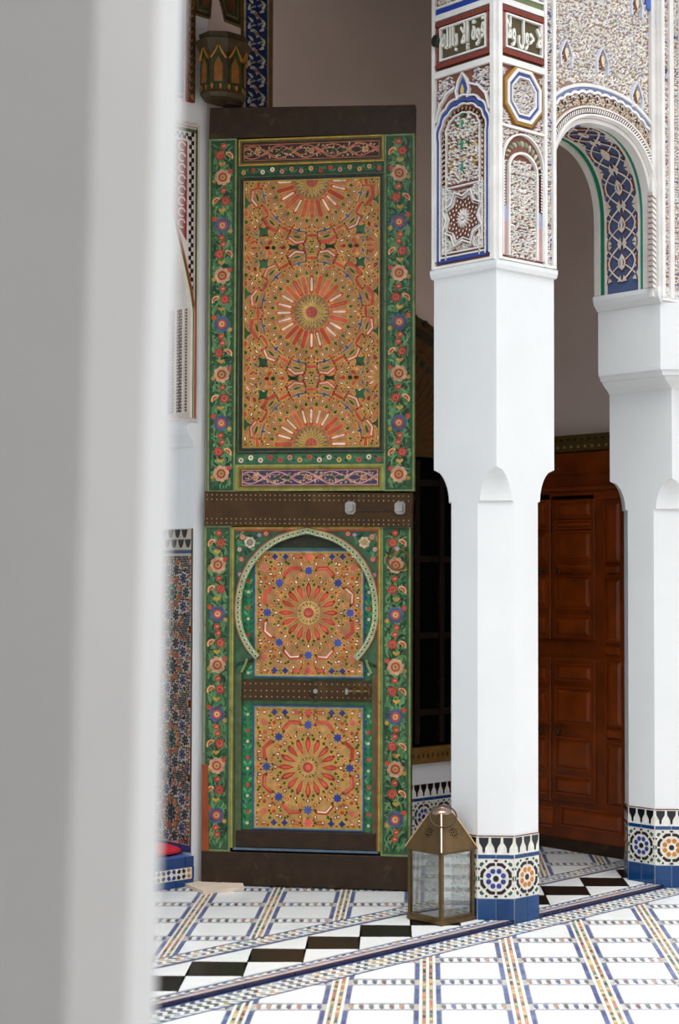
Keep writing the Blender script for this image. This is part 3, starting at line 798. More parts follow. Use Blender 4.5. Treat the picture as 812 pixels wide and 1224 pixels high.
while v < LT-.1:                                    # interlaced oval vine
    for s_ in (-1, 1):
        pts = [(UC+s_*HW*.80*sin(pi*k/12)*1.0, v+.20*k/12) for k in range(13)]
        sm.stroke(pts, .010, 0, .011, (226, 216, 206), side=(120, 70, 60))
    for s_ in (-1, 1):
        sm.stroke([(UC+s_*HW*.92*abs(cos(pi*k/12)), v+.20*k/12) for k in range(13)], .007, 0, .009, (220, 212, 204), side=(120, 80, 70))
        for q in (.03, .07, .13, .17): sm.prism(place(drop(.026, .010), UC+s_*HW*.80, v+q, pi/2-s_*.6), 0, .009, (222, 214, 204), side=(120, 80, 70), inset=.7)
    vc = v+.10
    pal = [(0, -.05), (.022, -.03), (.03, 0), (.018, .03), (0, .055), (-.018, .03), (-.03, 0), (-.022, -.03)]
    sm.prism([(UC+a, vc+b) for a, b in pal], 0, .012, (222, 210, 196), side=(110, 60, 50), inset=.85)
    sm.prism([(UC+a*.5, vc+b*.5) for a, b in pal], .012, .0125, (70, 84, 120))
    sm.prism([(UC+a*.22, vc+b*.7) for a, b in pal], .0125, .016, (226, 214, 200))
    for s_ in (-1, 1):
        for dv in (-1, 1):
            sm.prism([(UC+s_*(HW*.98), v+.2*(dv > 0)-dv*.055), (UC+s_*HW*.62, v+.2*(dv > 0)-dv*.005), (UC+s_*HW*.98, v+.2*(dv > 0)+dv*.002)], 0, .009, (216, 204, 190), side=(110, 60, 50))
            sm.prism([(UC+s_*HW*.30, v+.2*(dv > 0)-dv*.0), (UC+s_*HW*.10, v+.2*(dv > 0)-dv*.035), (UC+s_*HW*.04, v+.2*(dv > 0))], 0, .010, (222, 210, 196), side=(110, 60, 50))
        sm.prism([(UC+s_*HW*.95, vc-.03), (UC+s_*HW*.80, vc), (UC+s_*HW*.95, vc+.03)], 0, .008, (150, 76, 60))
    v += .20
sm.build('soffit_vine', STUCCO, arcade, kind='stuff')
# archivolt on the front plane
FB_ = B((0, FP, 0), (1, 0, 0), (0, -1, 0))
fm = MB(FB_)
def off(d, n=60, a=None): return [(x, z) for x, z in intr(n, grow=d)]
def arcpts(d, n=60):
    p = off(d, n); return [q for q in p if q[0] > .405]+[(p[-1][0], 3.06)]
fm.stroke(arcpts(.012), .022, 0, .026, (228, 224, 220), round_=True)
am = MB(FB_)
rope(am, [q for q in off(.035, 40) if q[0] > .41], .026, .0, .018, (226, 222, 216), (120, 84, 74), .017)
fm.stroke(arcpts(.055), .010, 0, .016, (224, 218, 212)); 
fm.stroke([q for q in off(.160) if q[0] < 1.215 and q[0] > .41], .016, 0, .020, (226, 224, 220))
am.build('rope_moulding', STUCCO, arcade, kind='stuff')
fm.build('arch_moulding', STUCCO, arcade)
lm = MB(FB_)
def in_av(u, v):
    if not (.418 < u < 1.20) or v < 3.47: return False
    q = lambda g: (abs(u-.825)/(.415+g))**2.35+(abs(v-3.47)/(.43+g))**2.35
    return q(.066) > 1 and q(.118) < 1
arabesque(lm, in_av, .418, 3.47, 1.20, 4.05, .020, 0, .010, 77, .825, cols=[(230, 224, 212), (222, 208, 184)])
pts = off(.066, 90); acc = 0; k = 0
lobes = []
for i in range(1, len(pts)):
    acc += hypot(pts[i][0]-pts[i-1][0], pts[i][1]-pts[i-1][1])
    if acc > .052:
        acc = 0; x, z = pts[i]; dx, dz = pts[i][0]-pts[i-1][0], pts[i][1]-pts[i-1][1]; a = atan2(dx, -dz)+pi
        nx, nz = -dz/hypot(dx, dz), dx/hypot(dx, dz)
        if .41 < x < 1.215:
            lobes.append((x+nx*.07, z+nz*.07, atan2(nz, nx)))
            ang = atan2(nz, nx)
            for q, w_ in ((0, 1.), (.55, .8), (-.55, .8)):
                lm.prism(place(drop(.054, .019*w_), x+nx*.03, z+nz*.03, ang+q), 0, .012, (230, 224, 210), side=(130, 80, 66), inset=.8)
            lm.prism(place(disc(.006, 6), x+nx*.008, z+nz*.008, 0), 0, .012, (206, 176, 130))
def scal(d, amp, n=200):
    p = off(d, n); out = []; acc_ = 0
    for i in range(1, len(p)):
        dx, dz = p[i][0]-p[i-1][0], p[i][1]-p[i-1][1]; L_ = hypot(dx, dz) or 1; acc_ += L_
        k_ = amp*abs(sin(acc_/.062*pi)); out.append((p[i][0]-dz/L_*k_, p[i][1]+dx/L_*k_))
    return [q for q in out if .412 < q[0] < 1.20]
lm.stroke(scal(.122, .010), .013, 0, .015, (230, 228, 226)); lm.stroke(scal(.139, .010), .020, 0, .008, (140, 152, 196)); 
lm.build('leaf_archivolt', STUCCO, arcade, kind='stuff')
# arabesque field of the spandrel
def in_sp(u, v):
    if not (.425 < u < 1.20): return False
    x, z = u-.825, v-3.47
    if z < 0: return abs(x) > .60
    return (abs(x)/(.415+.175))**2.35+(abs(z)/(.43+.175))**2.35 > 1
sp = MB(FB_); arabesque(sp, in_sp, .42, 3.6, 1.21, 4.75, .023, 0, .010, 11, .81, tint=[(214, 208, 176), (204, 206, 220)])
for zc in (4.17, 4.55):                              # small lancet accents
    for xc in (.53, .81, 1.09):
        zz = zc+(0 if xc != .81 else .02)-(.10 if xc > 1 and zc < 4.2 else 0)
        sp.prism(place(drop(.10, .05), xc, zz, pi/2), 0, .020, (216, 206, 176), side=(140, 96, 80), inset=.6)
        sp.stroke([(xc-.04, zz-.06), (xc-.045, zz), (xc-.02, zz+.05), (xc, zz+.075), (xc+.02, zz+.05), (xc+.045, zz), (xc+.04, zz-.06)], .009, 0, .021, (206, 209, 222))
sp.build('carved_field', STUCCO, arcade, kind='stuff')
# flat band right of the field, pilaster strips with vine
pm = MB(FB_)
pm.rect(1.205, 3.05, 1.235, 4.9, 0, .022, (226, 224, 220)); 
pm.prism([(1.175, 4.55), (1.205, 4.55), (1.205, 4.9), (1.16, 4.9), (1.165, 4.62)], .0, .018, (86, 112, 186))
pm.build('white_strip', STUCCO, arcade)
PB = B((0, -.005, 0), (1, 0, 0), (0, -1, 0))
pil = MB(PB); pil.rect(1.236, 3.032, 2.1, 5.0, -.04, 0, (224, 220, 216))
for a, b in ((1.268, 1.312), (1.345, 1.40), (1.43, 1.49)): pil.rect(a, 3.05, b, 5.0, 0, .002, (158, 118, 110))
for a, b in ((1.243, 1.268), (1.312, 1.345), (1.40, 1.43), (1.49, 1.52)): pil.rect(a, 3.045, b, 5.0, 0, .018, (228, 226, 222))
pil.rect(1.243, 3.032, 2.1, 3.047, 0, .018, (228, 226, 222))
pil.build('pilaster', STUCCO, arcade)
pv = MB(PB)
for a, b in ((1.268, 1.312), (1.345, 1.40), (1.43, 1.49)):
    arabesque(pv, lambda u, v: a+.003 < u < b-.003, a, 3.05, b, 4.8, .016, 0, .012, int(a*100), tint=[(110, 116, 180), (190, 150, 140)])
pv.build('pilaster_vine', STUCCO, arcade, kind='stuff')
# twisted colonnette at the arch jamb and the capital ledge under the soffit
tw = MB(FB_); rope(tw, [(1.212, 3.10), (1.212, 3.60)], .040, 0, .03, (226, 222, 218), (186, 174, 168), .028); tw.build('twisted_colonnette', STUCCO, arcade, kind='stuff')
mb = MB()
def led(ox, z): return [(1.25-ox-.004, .41+ox*.3, z), (1.25-ox-.004, -.008-ox*.1, z), (1.40, -.008-ox*.1, z), (1.40, .41+ox*.3, z)]
mb.loft([led(.0, 3.018), led(.004, 3.022), led(.022, 3.05), led(.030, 3.075), led(.030, 3.098), led(.02, 3.10)], None)
mb.build('arch_capital', PLASTER, arcade)

# carved faces of the middle block
LF = B((0.002, .41, 0), (0, -1, 0), (-1, 0, 0)); RF = B((0, .002, 0), (1, 0, 0), (0, -1, 0))
mb = MB()
def base(off_, z): return [(-off_, .41+off_, z), (-off_, -off_, z), (.41+off_, -off_, z), (.41+off_, .41+off_, z)]
mb.loft([base(.0, 3.035), base(.010, 3.042), base(.014, 3.062), base(.014, 3.082), base(.004, 3.086)], None)
mb.build('block_base_moulding', PLASTER, arcade)
GND = (134, 88, 78)
WH = (228, 226, 222)
lf = MB(LF); W_ = .41
lf.rect(0, 3.085, .41, 4.95, 0, .002, GND)
for a, b in ((0, .020), (.385, .41)): lf.rect(a, 3.085, b, 4.95, .002, .020, WH)
lf.rect(.02, 3.085, .385, 3.098, .002, .016, WH)
# blue outlined lobed panel, z 3.11..3.98
lf.stroke([(.035, 3.12), (.368, 3.12)], .016, .002, .014, (56, 74, 146)); lf.stroke([(.052, 3.135), (.352, 3.135)], .007, .002, .016, WH)
def lobed(w, zs, top, n=7, x0=.202):
    pts = [(x0-w, 3.12), (x0-w, zs)]
    for k in range(n*5+1):
        t = pi-pi*k/(n*5); sc = 1+.045*abs(sin(n*(pi-t)))
        pts.append((x0+w*cos(t)*sc, zs+(top-zs)*sin(t)**.85*sc if sin(t) > 1e-6 else zs))
    return pts+[(x0+w, zs), (x0+w, 3.12)]
lf.stroke(lobed(.163, 3.70, 3.875), .017, .002, .014, (66, 84, 152)); lf.stroke(lobed(.176, 3.70, 3.895), .008, .002, .019, WH); lf.stroke(lobed(.150, 3.70, 3.855), .007, .002, .018, WH)
lf.stroke(lobed(.110, 3.72, 3.815), .006, .002, .016, WH)
# finial drop on top
lf.prism([(.202, 3.99), (.224, 3.955), (.232, 3.925), (.218, 3.90), (.186, 3.90), (.172, 3.925), (.180, 3.955)], .002, .012, (66, 84, 152), side=WH)
lf.prism([(.202, 3.955), (.212, 3.93), (.21, 3.91), (.194, 3.91), (.192, 3.93)], .012, .018, (214, 180, 90))
lf.stroke([(.17, 3.885), (.158, 3.925), (.175, 3.975), (.202, 4.01), (.229, 3.975), (.246, 3.925), (.234, 3.885)], .008, .002, .020, WH)
lf.stroke([(.025, 3.80), (.05, 3.88), (.10, 3.93), (.155, 3.95)], .010, .002, .020, WH); lf.stroke([(.38, 3.80), (.354, 3.88), (.304, 3.93), (.249, 3.95)], .010, .002, .020, WH)
lf.stroke([(.02, 4.035), (.385, 4.035)], .030, .002, .020, WH)
# kufic-style star square at the foot: interlaced straps around a rosette
lf.frame(.070, 3.150, .335, 3.47, .006, .002, .018, WH)
cx, cz = .202, 3.31
for k in range(16):
    a = k*pi/8; lf.prism(place(drop(.040, .009), cx+.030*cos(a), cz+.030*sin(a), a+pi), .002, .014, (236, 232, 226), inset=.7)
    for r in (.062, .078, .094): lf.prism(place(hexa(.013, .010), cx+r*cos(a+(r == .078)*pi/16), cz+r*sin(a+(r == .078)*pi/16), a), .002, .010, (220, 206, 190), side=(96, 50, 40))
lf.prism(place(disc(.008, 8), cx, cz, 0), .002, .018, (236, 232, 226))
st8 = place(star(.140, 8, .76), cx, cz, pi/8)
lf.stroke(st8, .008, .002, .020, WH, closed=True); lf.stroke(place(star(.122, 8, .76), cx, cz, pi/8), .004, .002, .016, WH, closed=True)
for sx in (-1, 1):
    for sz in (-1, 1):
        x, z = cx+sx*.10, cz+sz*.125
        lf.stroke(place(star(.030, 8, .7), x, z, 0), .005, .002, .018, WH, closed=True)
        for k in range(6): lf.prism(place(drop(.018, .006), x+.011*cos(k*pi/3), z+.011*sin(k*pi/3), k*pi/3), .002, .014, (224, 216, 204), inset=.7)
lf.build('block_left_face', STUCCO, arcade)
la = MB(LF)
def in_l(u, v): 
    if v < 3.72: return .098 < u < .306
    return ((u-.202)/.104)**2+((v-3.72)/.09)**2 < 1
arabesque(la, in_l, .095, 3.485, .31, 3.83, .022, .002, .018, 5, .202, tint=[(206, 178, 110), (60, 130, 96), (214, 196, 150)])
for zc in (3.55, 3.66, 3.76):
    la.prism(place(drop(.06, .016), .202, zc, pi/2), .002, .022, (70, 138, 110), inset=.6)
# leaf band between the two lobed outlines
for k in range(22):
    t = k/21
    for s_ in (-1, 1):
        z = 3.16+.54*t; la.prism(place(drop(.022, .012), .202+s_*.134, z+.004, pi/2+s_*.8), .002, .015, (222, 204, 168), side=(100, 50, 40), inset=.7); la.prism(place(drop(.014, .008), .202+s_*.125, z+.012, pi/2-s_*.8), .002, .014, (226, 214, 196), inset=.7)
for k in range(17):
    t = pi*k/16; x, z = .202+.132*cos(t), 3.70+.135*sin(t)
    for q in (-.6, 0, .6): la.prism(place(drop(.024, .009), x, z, t+q), .002, .015, (222, 204, 168), side=(100, 50, 40), inset=.7)
def in_c(u, v):
    if not (.03 < u < .375 and 3.84 < v < 4.015): return False
    k = 3.80+.15*(1-abs(u-.202)/.175)**.6 if abs(u-.202) < .175 else 3.8
    return v > k+.035 and abs(u-.202) > .055
arabesque(la, in_c, .03, 3.82, .375, 4.02, .017, .002, .014, 6, .202, tint=[(120, 116, 180), (190, 176, 206)])
arabesque(la, lambda u, v: .07 < u < .335 and not ((u-cx)**2+(v-cz)**2 < .0155) and 3.155 < v < 3.465, .075, 3.155, .33, 3.465, .016, .002, .012, 8, .202)
la.build('block_left_carving', STUCCO, arcade, kind='stuff')
rf = MB(RF); rf.rect(0, 3.085, .41, 4.95, 0, .002, GND)
for a, b in ((0, .024), (.325, .345), (.388, .410)): rf.rect(a, 3.085, b, 4.95, .002, .020, WH)
rf.rect(.02, 3.085, .41, 3.098, .002, .018, WH)
def archp(w, zs, top, x0=.175): return [(x0-w, 3.11), (x0-w, zs)]+[(x0+w*cos(pi-pi*k/16), zs+(top-zs)*sin(pi*k/16)) for k in range(1, 16)]+[(x0+w, zs), (x0+w, 3.11)]
rf.stroke(archp(.143, 3.55, 3.70), .008, .002, .020, WH); rf.stroke(archp(.100, 3.52, 3.61), .010, .002, .020, WH)
for s_ in (-1, 1):
    rf.rect(.175+s_*.122-.012, 3.11, .175+s_*.122+.012, 3.27, .002, .009, (196, 150, 146)); rf.rect(.175+s_*.122-.012, 3.27, .175+s_*.122+.012, 3.345, .002, .009, (168, 170, 206))
for k in range(15):
    t = pi*k/14; x, z = .175+.121*cos(t), 3.53+.125*sin(t)
    rf.prism(place(drop(.036, .009), x, z, t+.5), .002, .015, (206, 212, 198) if k % 2 else (150, 170, 130), inset=.7)
rope(rf, [(.175-.132, 3.35), (.175-.132, 3.56)], .014, .002, .016, WH, (120, 66, 56), .014); rope(rf, [(.175+.132, 3.35), (.175+.132, 3.56)], .014, .002, .016, WH, (120, 66, 56), .014)
ox, oz = .180, 3.885
for r, w_, c, h in ((.128, .014, (168, 128, 62), .016), (.114, .016, WH, .022), (.098, .014, (86, 98, 166), .014), (.085, .008, WH, .020)):
    rf.stroke([(ox+r*1.06*cos(pi/8+k*pi/4), oz+r*1.13*sin(pi/8+k*pi/4)) for k in range(8)], w_, .002, h, c, closed=True)
rf.stroke([(.02, 4.035), (.335, 4.035)], .030, .002, .019, WH); rf.stroke([(.02, 3.725), (.345, 3.725)], .012, .002, .018, WH)
rf.build('block_right_face', STUCCO, arcade)
ra = MB(RF)
arabesque(ra, lambda u, v: (.080 < u < .270 and v < 3.52) or ((u-.175)/.092)**2+((v-3.52)/.08)**2 < 1, .075, 3.11, .275, 3.60, .019, .002, .016, 15, .175)
arabesque(ra, lambda u, v: abs(u-ox)/.088+abs(v-oz)/.098 < 1.25 and abs(u-ox) < .08 and abs(v-oz) < .088, ox-.085, oz-.09, ox+.085, oz+.09, .015, .002, .014, 16, ox, tint=[(190, 186, 206)])
arabesque(ra, lambda u, v: .03 < u < .32 and ((abs(u-ox)/.155)+(abs(v-oz)/.175) > 1.28) and 3.735 < v < 4.02, .028, 3.735, .322, 4.02, .015, .002, .013, 17, ox)
arabesque(ra, lambda u, v: .03 < u < .32 and ((u-.175)/.15)**2+((v-3.55)/.16)**2 > 1 and 3.56 < v < 3.72, .028, 3.56, .322, 3.72, .015, .002, .012, 18, .175)
arabesque(ra, lambda u, v: .347 < u < .386, .346, 3.10, .387, 4.75, .015, .002, .013, 19, tint=[(120, 120, 186)])
ra.build('block_right_carving', STUCCO, arcade, kind='stuff')
# inscription band with red rope frame, both faces; above it a blue line and more carving
RB = (154, 84, 74)
for b, w0, w1, nm in ((LF, .022, .388, 'inscription_band'), (RF, .022, .345, 'inscription_band')):
    m = MB(b)
    m.rect(w0, 4.055, w1, 4.30, .002, .004, (94, 84, 62))
    for z in (4.078, 4.282): rope(m, [(w0, z), (w1, z)], .030, .004, .018, RB, (112, 40, 34), .009)
    for x in (w0+.014, w1-.014): rope(m, [(x, 4.095), (x, 4.27)], .026, .004, .018, RB, (206, 170, 160), .011)
    m.frame(w0+.03, 4.098, w1-.03, 4.262, .008, .004, .020, WH)
    m.rect(w0, 4.302, w1, 4.33, .002, .018, WH)
    c = (40, 66, 160) if b is LF else (110, 120, 84)
    m.rect(w0, 4.333, w1, 4.358, .002, .012, c); m.rect(w0, 4.362, w1, 4.372, .002, .016, WH)
    arabesque(m, lambda u, v: w0+.01 < u < w1-.01, w0, 4.38, w1, 4.62, .018, .002, .014, 31)
    m.build(nm, STUCCO, arcade)
def letters(text, b, u0, u1, v0, v1, name):
    cu = bpy.data.curves.new('letter_curve', 'FONT'); cu.body = text; cu.extrude = .02; cu.resolution_u = 3; cu.offset = .012
    t = bpy.data.objects.new('letter_tmp', cu); COL.objects.link(t)
    bpy.context.view_layer.update()
    me = bpy.data.meshes.new_from_object(t.evaluated_get(bpy.context.evaluated_depsgraph_get()))
    bpy.data.objects.remove(t); bpy.data.curves.remove(cu)
    n = len(me.vertices)
    if n == 0: return
    co = np.zeros(n*3); me.vertices.foreach_get('co', co); co = co.reshape(-1, 3)
    lo, hi = co.min(0), co.max(0)
    uu = u0+(co[:, 0]-lo[0])/(hi[0]-lo[0])*(u1-u0); vv = v0+(co[:, 1]-lo[1])/(hi[1]-lo[1])*(v1-v0); hh = .004+(co[:, 2]-lo[2])/(hi[2]-lo[2])*.014
    P = b.o[None, :]+uu[:, None]*b.U+vv[:, None]*b.V+hh[:, None]*b.N
    me.vertices.foreach_set('co', P.ravel()); me.name = name; me.materials.clear(); me.materials.append(LETTER)
    o = bpy.data.objects.new(name, me); COL.objects.link(o); o.parent = arcade; return o
LETTER = mat('pale_stucco_letters', (230, 228, 218), .8, var=.08)
letters('\ufedf\ufedf\ufe8e\ufe91 \ufefb\ufe87 \ufe93\ufeee\ufed7'.replace('\ufedf\ufedf\ufe8e\ufe91', '\ufeea\ufee0\ufedf\ufe8e\ufe91'), LF, .060, .350, 4.110, 4.255, 'inscription_letters')
letters('\ufefb\ufeed \ufedd\ufeee\ufea3 \ufefb', RF, .060, .308, 4.110, 4.255, 'inscription_letters')

# ================================================================== BACK WALL (y = 1.69), with the pier, the alcove arch and its trim
WY = 1.69
wall = empty('wall_back'); tag(wall, 'tall gallery wall of plaster coloured taupe as if in shade, behind the painted door leaf', kind='structure')
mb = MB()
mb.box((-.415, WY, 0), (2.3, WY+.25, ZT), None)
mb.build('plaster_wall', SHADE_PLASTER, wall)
mb = MB()
mb.box((-.483, WY+.001, 0), (-.418, WY+.6, 3.975), None)             # thin white pier beside the door leaf
mb.box((-3.2, WY+.001, 3.975), (-.40, WY+.25, ZT), None)
mb.build('white_pier', PLASTER, wall)
WB = B((0, WY, 0), (1, 0, 0), (0, -1, 0))
# alcove: back and far sides
mb = MB()
mb.box((-3.2, 2.45, 0), (-.483, 2.6, 3.975), None); mb.box((-3.3, WY, 0), (-2.6, 2.45, 3.975), None)
mb.build('alcove_wall', PLASTER, wall)
# the arch of the alcove, seen edge-on: front plane, jamb at x=-.526
JX = -.526
fa = MB(WB)
inn = [(-.70, 3.60), (-.64, 3.40), (-.585, 3.22), (-.545, 3.08), (JX, 2.98), (JX, 2.42)]
def offl(d): return [(x+d*(.9 if i < 4 else 1), z+d*.45*(i < 4)) for i, (x, z) in enumerate(inn)]
# spandrel surface
pl = [(-2.4, 3.975), (-.484, 3.975), (-.484, 2.41), (JX, 2.41)]+inn[::-1][1:]+[(-.80, 3.80), (-1.0, 3.90), (-2.4, 3.92)]
fa.prism(pl, -.40, -.002, (226, 218, 210), side=(214, 206, 200))
fa.build('alcove_arch', STUCCO, wall)
fa = MB(WB)
fa.frame(-1.4, 2.40, -.470, 3.965, .012, -.0015, .012, (206, 194, 188)); 
fa.rect(-.494, 2.42, -.484, 3.94, -.0015, .010, (84, 96, 50)); fa.rect(-1.3, 3.925, -.484, 3.938, -.0015, .010, (84, 96, 50))
fa.rect(-.500, 2.42, -.495, 3.92, -.0015, .008, (222, 210, 196))
fa.prism([(-1.2, 3.87), (-.545, 3.87), (-.545, 3.35), (-.60, 3.42), (-.68, 3.62), (-.80, 3.80), (-1.2, 3.86)], -.0015, .002, (150, 46, 44))
fa.stroke(offl(.010), .014, -.0015, .012, (226, 214, 200)); fa.stroke(offl(.022), .010, -.0015, .009, (84, 110, 60)); fa.stroke(offl(.034), .006, -.0015, .012, (190, 90, 60))
for i in range(66):                                   # chequer border
    z = 2.44+i*.0225
    for k in range(2):
        if (i+k) % 2 == 0 and (z > 3.05 or k == 1) : fa.rect(-.530+k*.014, z, -.530+k*.014+.014, z+.021, -.0015, .004, (40, 34, 34))
for i in range(40):
    x = -.54-i*.0150; fa.rect(x, 3.885+(i % 2)*.015, x+.014, 3.90+(i % 2)*.015, -.0015, .004, (40, 34, 34))
for i in range(8):                                    # white scrolls on the red spandrel
    z = 3.84-.058*i
    pts = [(-.56-.02*i*0+(-.02+.022*cos(t)), z+.022*sin(t)) for t in np.linspace(.2, 5.2, 9)]
    fa.stroke(pts, .007, .002, .006, (224, 206, 190))
    if i < 5: fa.stroke([(x-.065, y+.01) for x, y in pts], .007, .002, .006, (224, 206, 190))
fa.build('alcove_trim', STUCCO, wall)
# soffit side with blue line and lattice (plane x = JX)
JB = B((JX, 0, 0), (0, -1, 0), (-1, 0, 0))            # u = -y
ja = MB(JB)
ja.rect(-2.05, 2.43, -WY, 3.0, .0, .003, (206, 198, 192))
for u0, u1, c, h in ((-1.735, -1.722, (226, 214, 200), .010), (-1.80, -1.79, (226, 214, 200), .009), (-1.865, -1.845, (58, 68, 150), .008), (-1.90, -1.885, (220, 210, 200), .010)):
    ja.rect(u0, 2.45, u1, 3.0, .003, h, c)
for i in range(34):
    z = 2.46+i*.016
    for uu in (-1.705, -1.747, -1.779, -1.838): ja.prism(place(hexa(.011, .008), uu, z, .8 if i % 2 else 2.3), .003, .0085, (104, 74, 66))
    ja.prism(place(drop(.018, .009), -1.763, z, 1.0 if i % 2 else 2.1), .003, .009, (90, 50, 44)); ja.prism(place(drop(.018, .009), -1.822, z, 2.1 if i % 2 else 1.0), .003, .009, (120, 90, 86))
    for k in range(3): ja.prism(place(hexa(.018, .010), -1.93-k*.03, z, .9 if (i+k) % 2 else 2.2), .003, .010, (224, 222, 224))
ja.build('alcove_soffit_trim', STUCCO, wall)
# white corbel under that arch
mb = MB()
def cor(o, z): return [(-.484-o, 2.35, z), (-.484-o, WY-.004+0*o, z), (-.44, WY-.004, z), (-.44, 2.35, z)]
mb.loft([cor(.001, 2.27), cor(.006, 2.275), cor(.012, 2.30), cor(.040, 2.34), cor(.050, 2.365), cor(.050, 2.385), cor(.038, 2.39), cor(.038, 2.425)], None)
mb.build('alcove_corbel', PLASTER, wall)
# upper panels above the alcove
ua = MB(WB)
ua.rect(-1.2, 4.115, -.565, 5.2, -.0, .004, (206, 200, 206))
def ux(px): return at(px, 60, 1, WY)[0]
ua.rect(ux(211), 4.09, ux(217), 5.2, .004, .016, (52, 72, 170)); ua.rect(ux(218), 4.08, ux(220.5), 5.2, .0, .014, (206, 160, 140))
ua.rect(-1.2, 4.10, ux(217), 4.115, .004, .016, (206, 160, 140))
arabesque(ua, lambda u, v: True, -.80, 4.14, ux(209), 5.0, .022, .004, .016, 41)
ua.rect(ux(222), 4.08, ux(231), 5.2, .0, .020, (120, 48, 26))
for i in range(24): ua.prism(place(drop(.05, .022), ux(226.5), 4.11+i*.021, 1.0 if i % 2 else 2.1), .020, .026, (88, 90, 44) if i % 2 else (150, 120, 80))
ua.build('upper_trim', STUCCO, wall)
# dark painted lambrequin carving
lamb = MB(WB)
for pp, c in (([(230, -25), (253, -25), (253, 0), (251, 23), (245, 22), (230, 17)], (60, 62, 30)), ([(262, -25), (288, -25), (288, 34), (268, 26), (265, 12), (261, -2)], (60, 62, 30))):
    P = [tuple(at(x, y, 1, WY)[[0, 2]]) for x, y in pp]; cx_ = sum(p[0] for p in P)/len(P); cz_ = sum(p[1] for p in P)/len(P)
    for k, (s_, c2_) in enumerate(((1, (120, 84, 50)), (.88, (46, 56, 30)), (.70, (120, 96, 60)), (.60, (50, 66, 36)), (.38, (104, 58, 36)))):
        lamb.prism([(cx_+(x-cx_)*s_, cz_+(z-cz_)*s_) for x, z in P], .004*k, .004*k+.006, c2_)
lamb.build('painted_lambrequin', PAINT, wall)
# blue-and-white tile border, one object per tile
x0, x1 = at(293, 60, 1, WY)[0], at(318, 60, 1, WY)[0]
tm = MB(FLOOR); Wt = x1-x0; Ht = .102
tm.prism([(0, .002), (Wt, .002), (Wt, Ht-.002), (0, Ht-.002)], 0, .008, (30, 46, 94))
rnd = random.Random(2)
tm.stroke([(Wt*.5+Wt*.3*sin(t*6.28), Ht*t) for t in np.linspace(.03, .97, 14)], .008, .008, .010, (164, 164, 146))
for sx, sy in ((.22, .2), (.78, .3), (.3, .62), (.74, .78), (.5, .5), (.15, .85), (.85, .08)):
    tm.prism(place(drop(.042, .017), Wt*sx, Ht*sy, rnd.uniform(0, 6)), .008, .010, (206, 206, 190))
tm.prism(place(star(.016, 5, .5), Wt*.5, Ht*.5, 0), .010, .012, (170, 110, 60))
tme = tm.mesh('vine_tile'); tme.materials.append(TILE)
for k in range(11):
    inst(tme, 'vine_tile', wall, bmat(WB, x0, 3.98+k*Ht, 0) )
bm = MB(WB)
for a, b, c in ((x0-.030, x0-.020, (96, 72, 40)), (x0-.018, x0-.004, (170, 160, 130)), (x1+.004, x1+.010, (170, 160, 130)), (x1+.012, x1+.040, (112, 84, 50))): bm.rect(a, 3.98, b, 5.1, 0, .012, c)
bm.build('border_strip', PAINT, wall)
# arched painted wooden tympanum + dark window at the right end of the back wall
win = empty('window_1'); tag(win, 'dark wooden window with painted arched head between door leaf and column', kind='structure')
def tym(s_, zb=2.30): return [(.87-.9*s_, zb)]+[(.87-.9*s_*cos(pi*k/24), 2.30+.861*s_*sin(pi*k/24)) for k in range(1, 24)]+[(.87+.9*s_, zb)]
ty = MB(WB); ty.prism(tym(1), 0, .030, (74, 52, 20)); ty.prism(tym(.93), .030, .034, (44, 36, 16)); ty.prism(tym(.86), .034, .038, (76, 52, 20))
for k in range(30):
    a = pi*(k+.5)/30
    ty.stroke([(.87-.9*.35*cos(a), 2.33+.861*.35*sin(a)), (.87-.9*.62*cos(a), 2.33+.861*.62*sin(a))], .014, .038, .044, (92, 54, 24))
    for r, c in ((.70, (24, 42, 22)), (.78, (88, 38, 18)), (.965, (30, 42, 22))):
        ty.prism(place(disc(.022, 7), .87-.9*r*cos(a+(r == .78)*.05), 2.31+.861*r*sin(a+(r == .78)*.05), a), .034 if r > .9 else .038, .042, c)
ty.build('painted_tympanum', PAINT, win)
wd = MB(WB); wd.rect(-.02, .60, 1.72, 2.30, 0, .006, (16, 12, 9)); wd.build('black_opening_sheet', BLACK, win)  # black sheet on the wall, painting the dark inside the window
wd = MB(WB)
for x in (.93, 1.13, 1.335, 1.54): wd.rect(x-.02, .62, x+.02, 2.28, .006, .026, (20, 13, 8))
for z in (.80, 1.25, 1.70, 2.15): wd.rect(.0, z-.018, 1.70, z+.018, .006, .020, (18, 12, 7))
wd.build('window_lattice', PAINT, win)
wd = MB(WB); wd.rect(-.05, .505, 1.75, .60, 0, .045, (120, 86, 38), bev=.008)
for k in range(44): wd.prism(place(drop(.03, .018), .0+k*.04, .552, pi/2 if k % 2 else -pi/2), .045, .048, (60, 50, 24))
wd.build('window_sill', PAINT, win)
# white band and tile dado below the window
mb = MB(WB); mb.rect(-.3, .385, 1.82, .505, 0, .006, None); mb.build('white_band', PLASTER, wall)
k = 0
for i in range(10):
    dado_face(wall, B((.28+i*.168, WY-.0005, 0), (1, 0, 0), (0, -1, 0)), .168, OCH if i % 2 == 0 else BLUE_P)

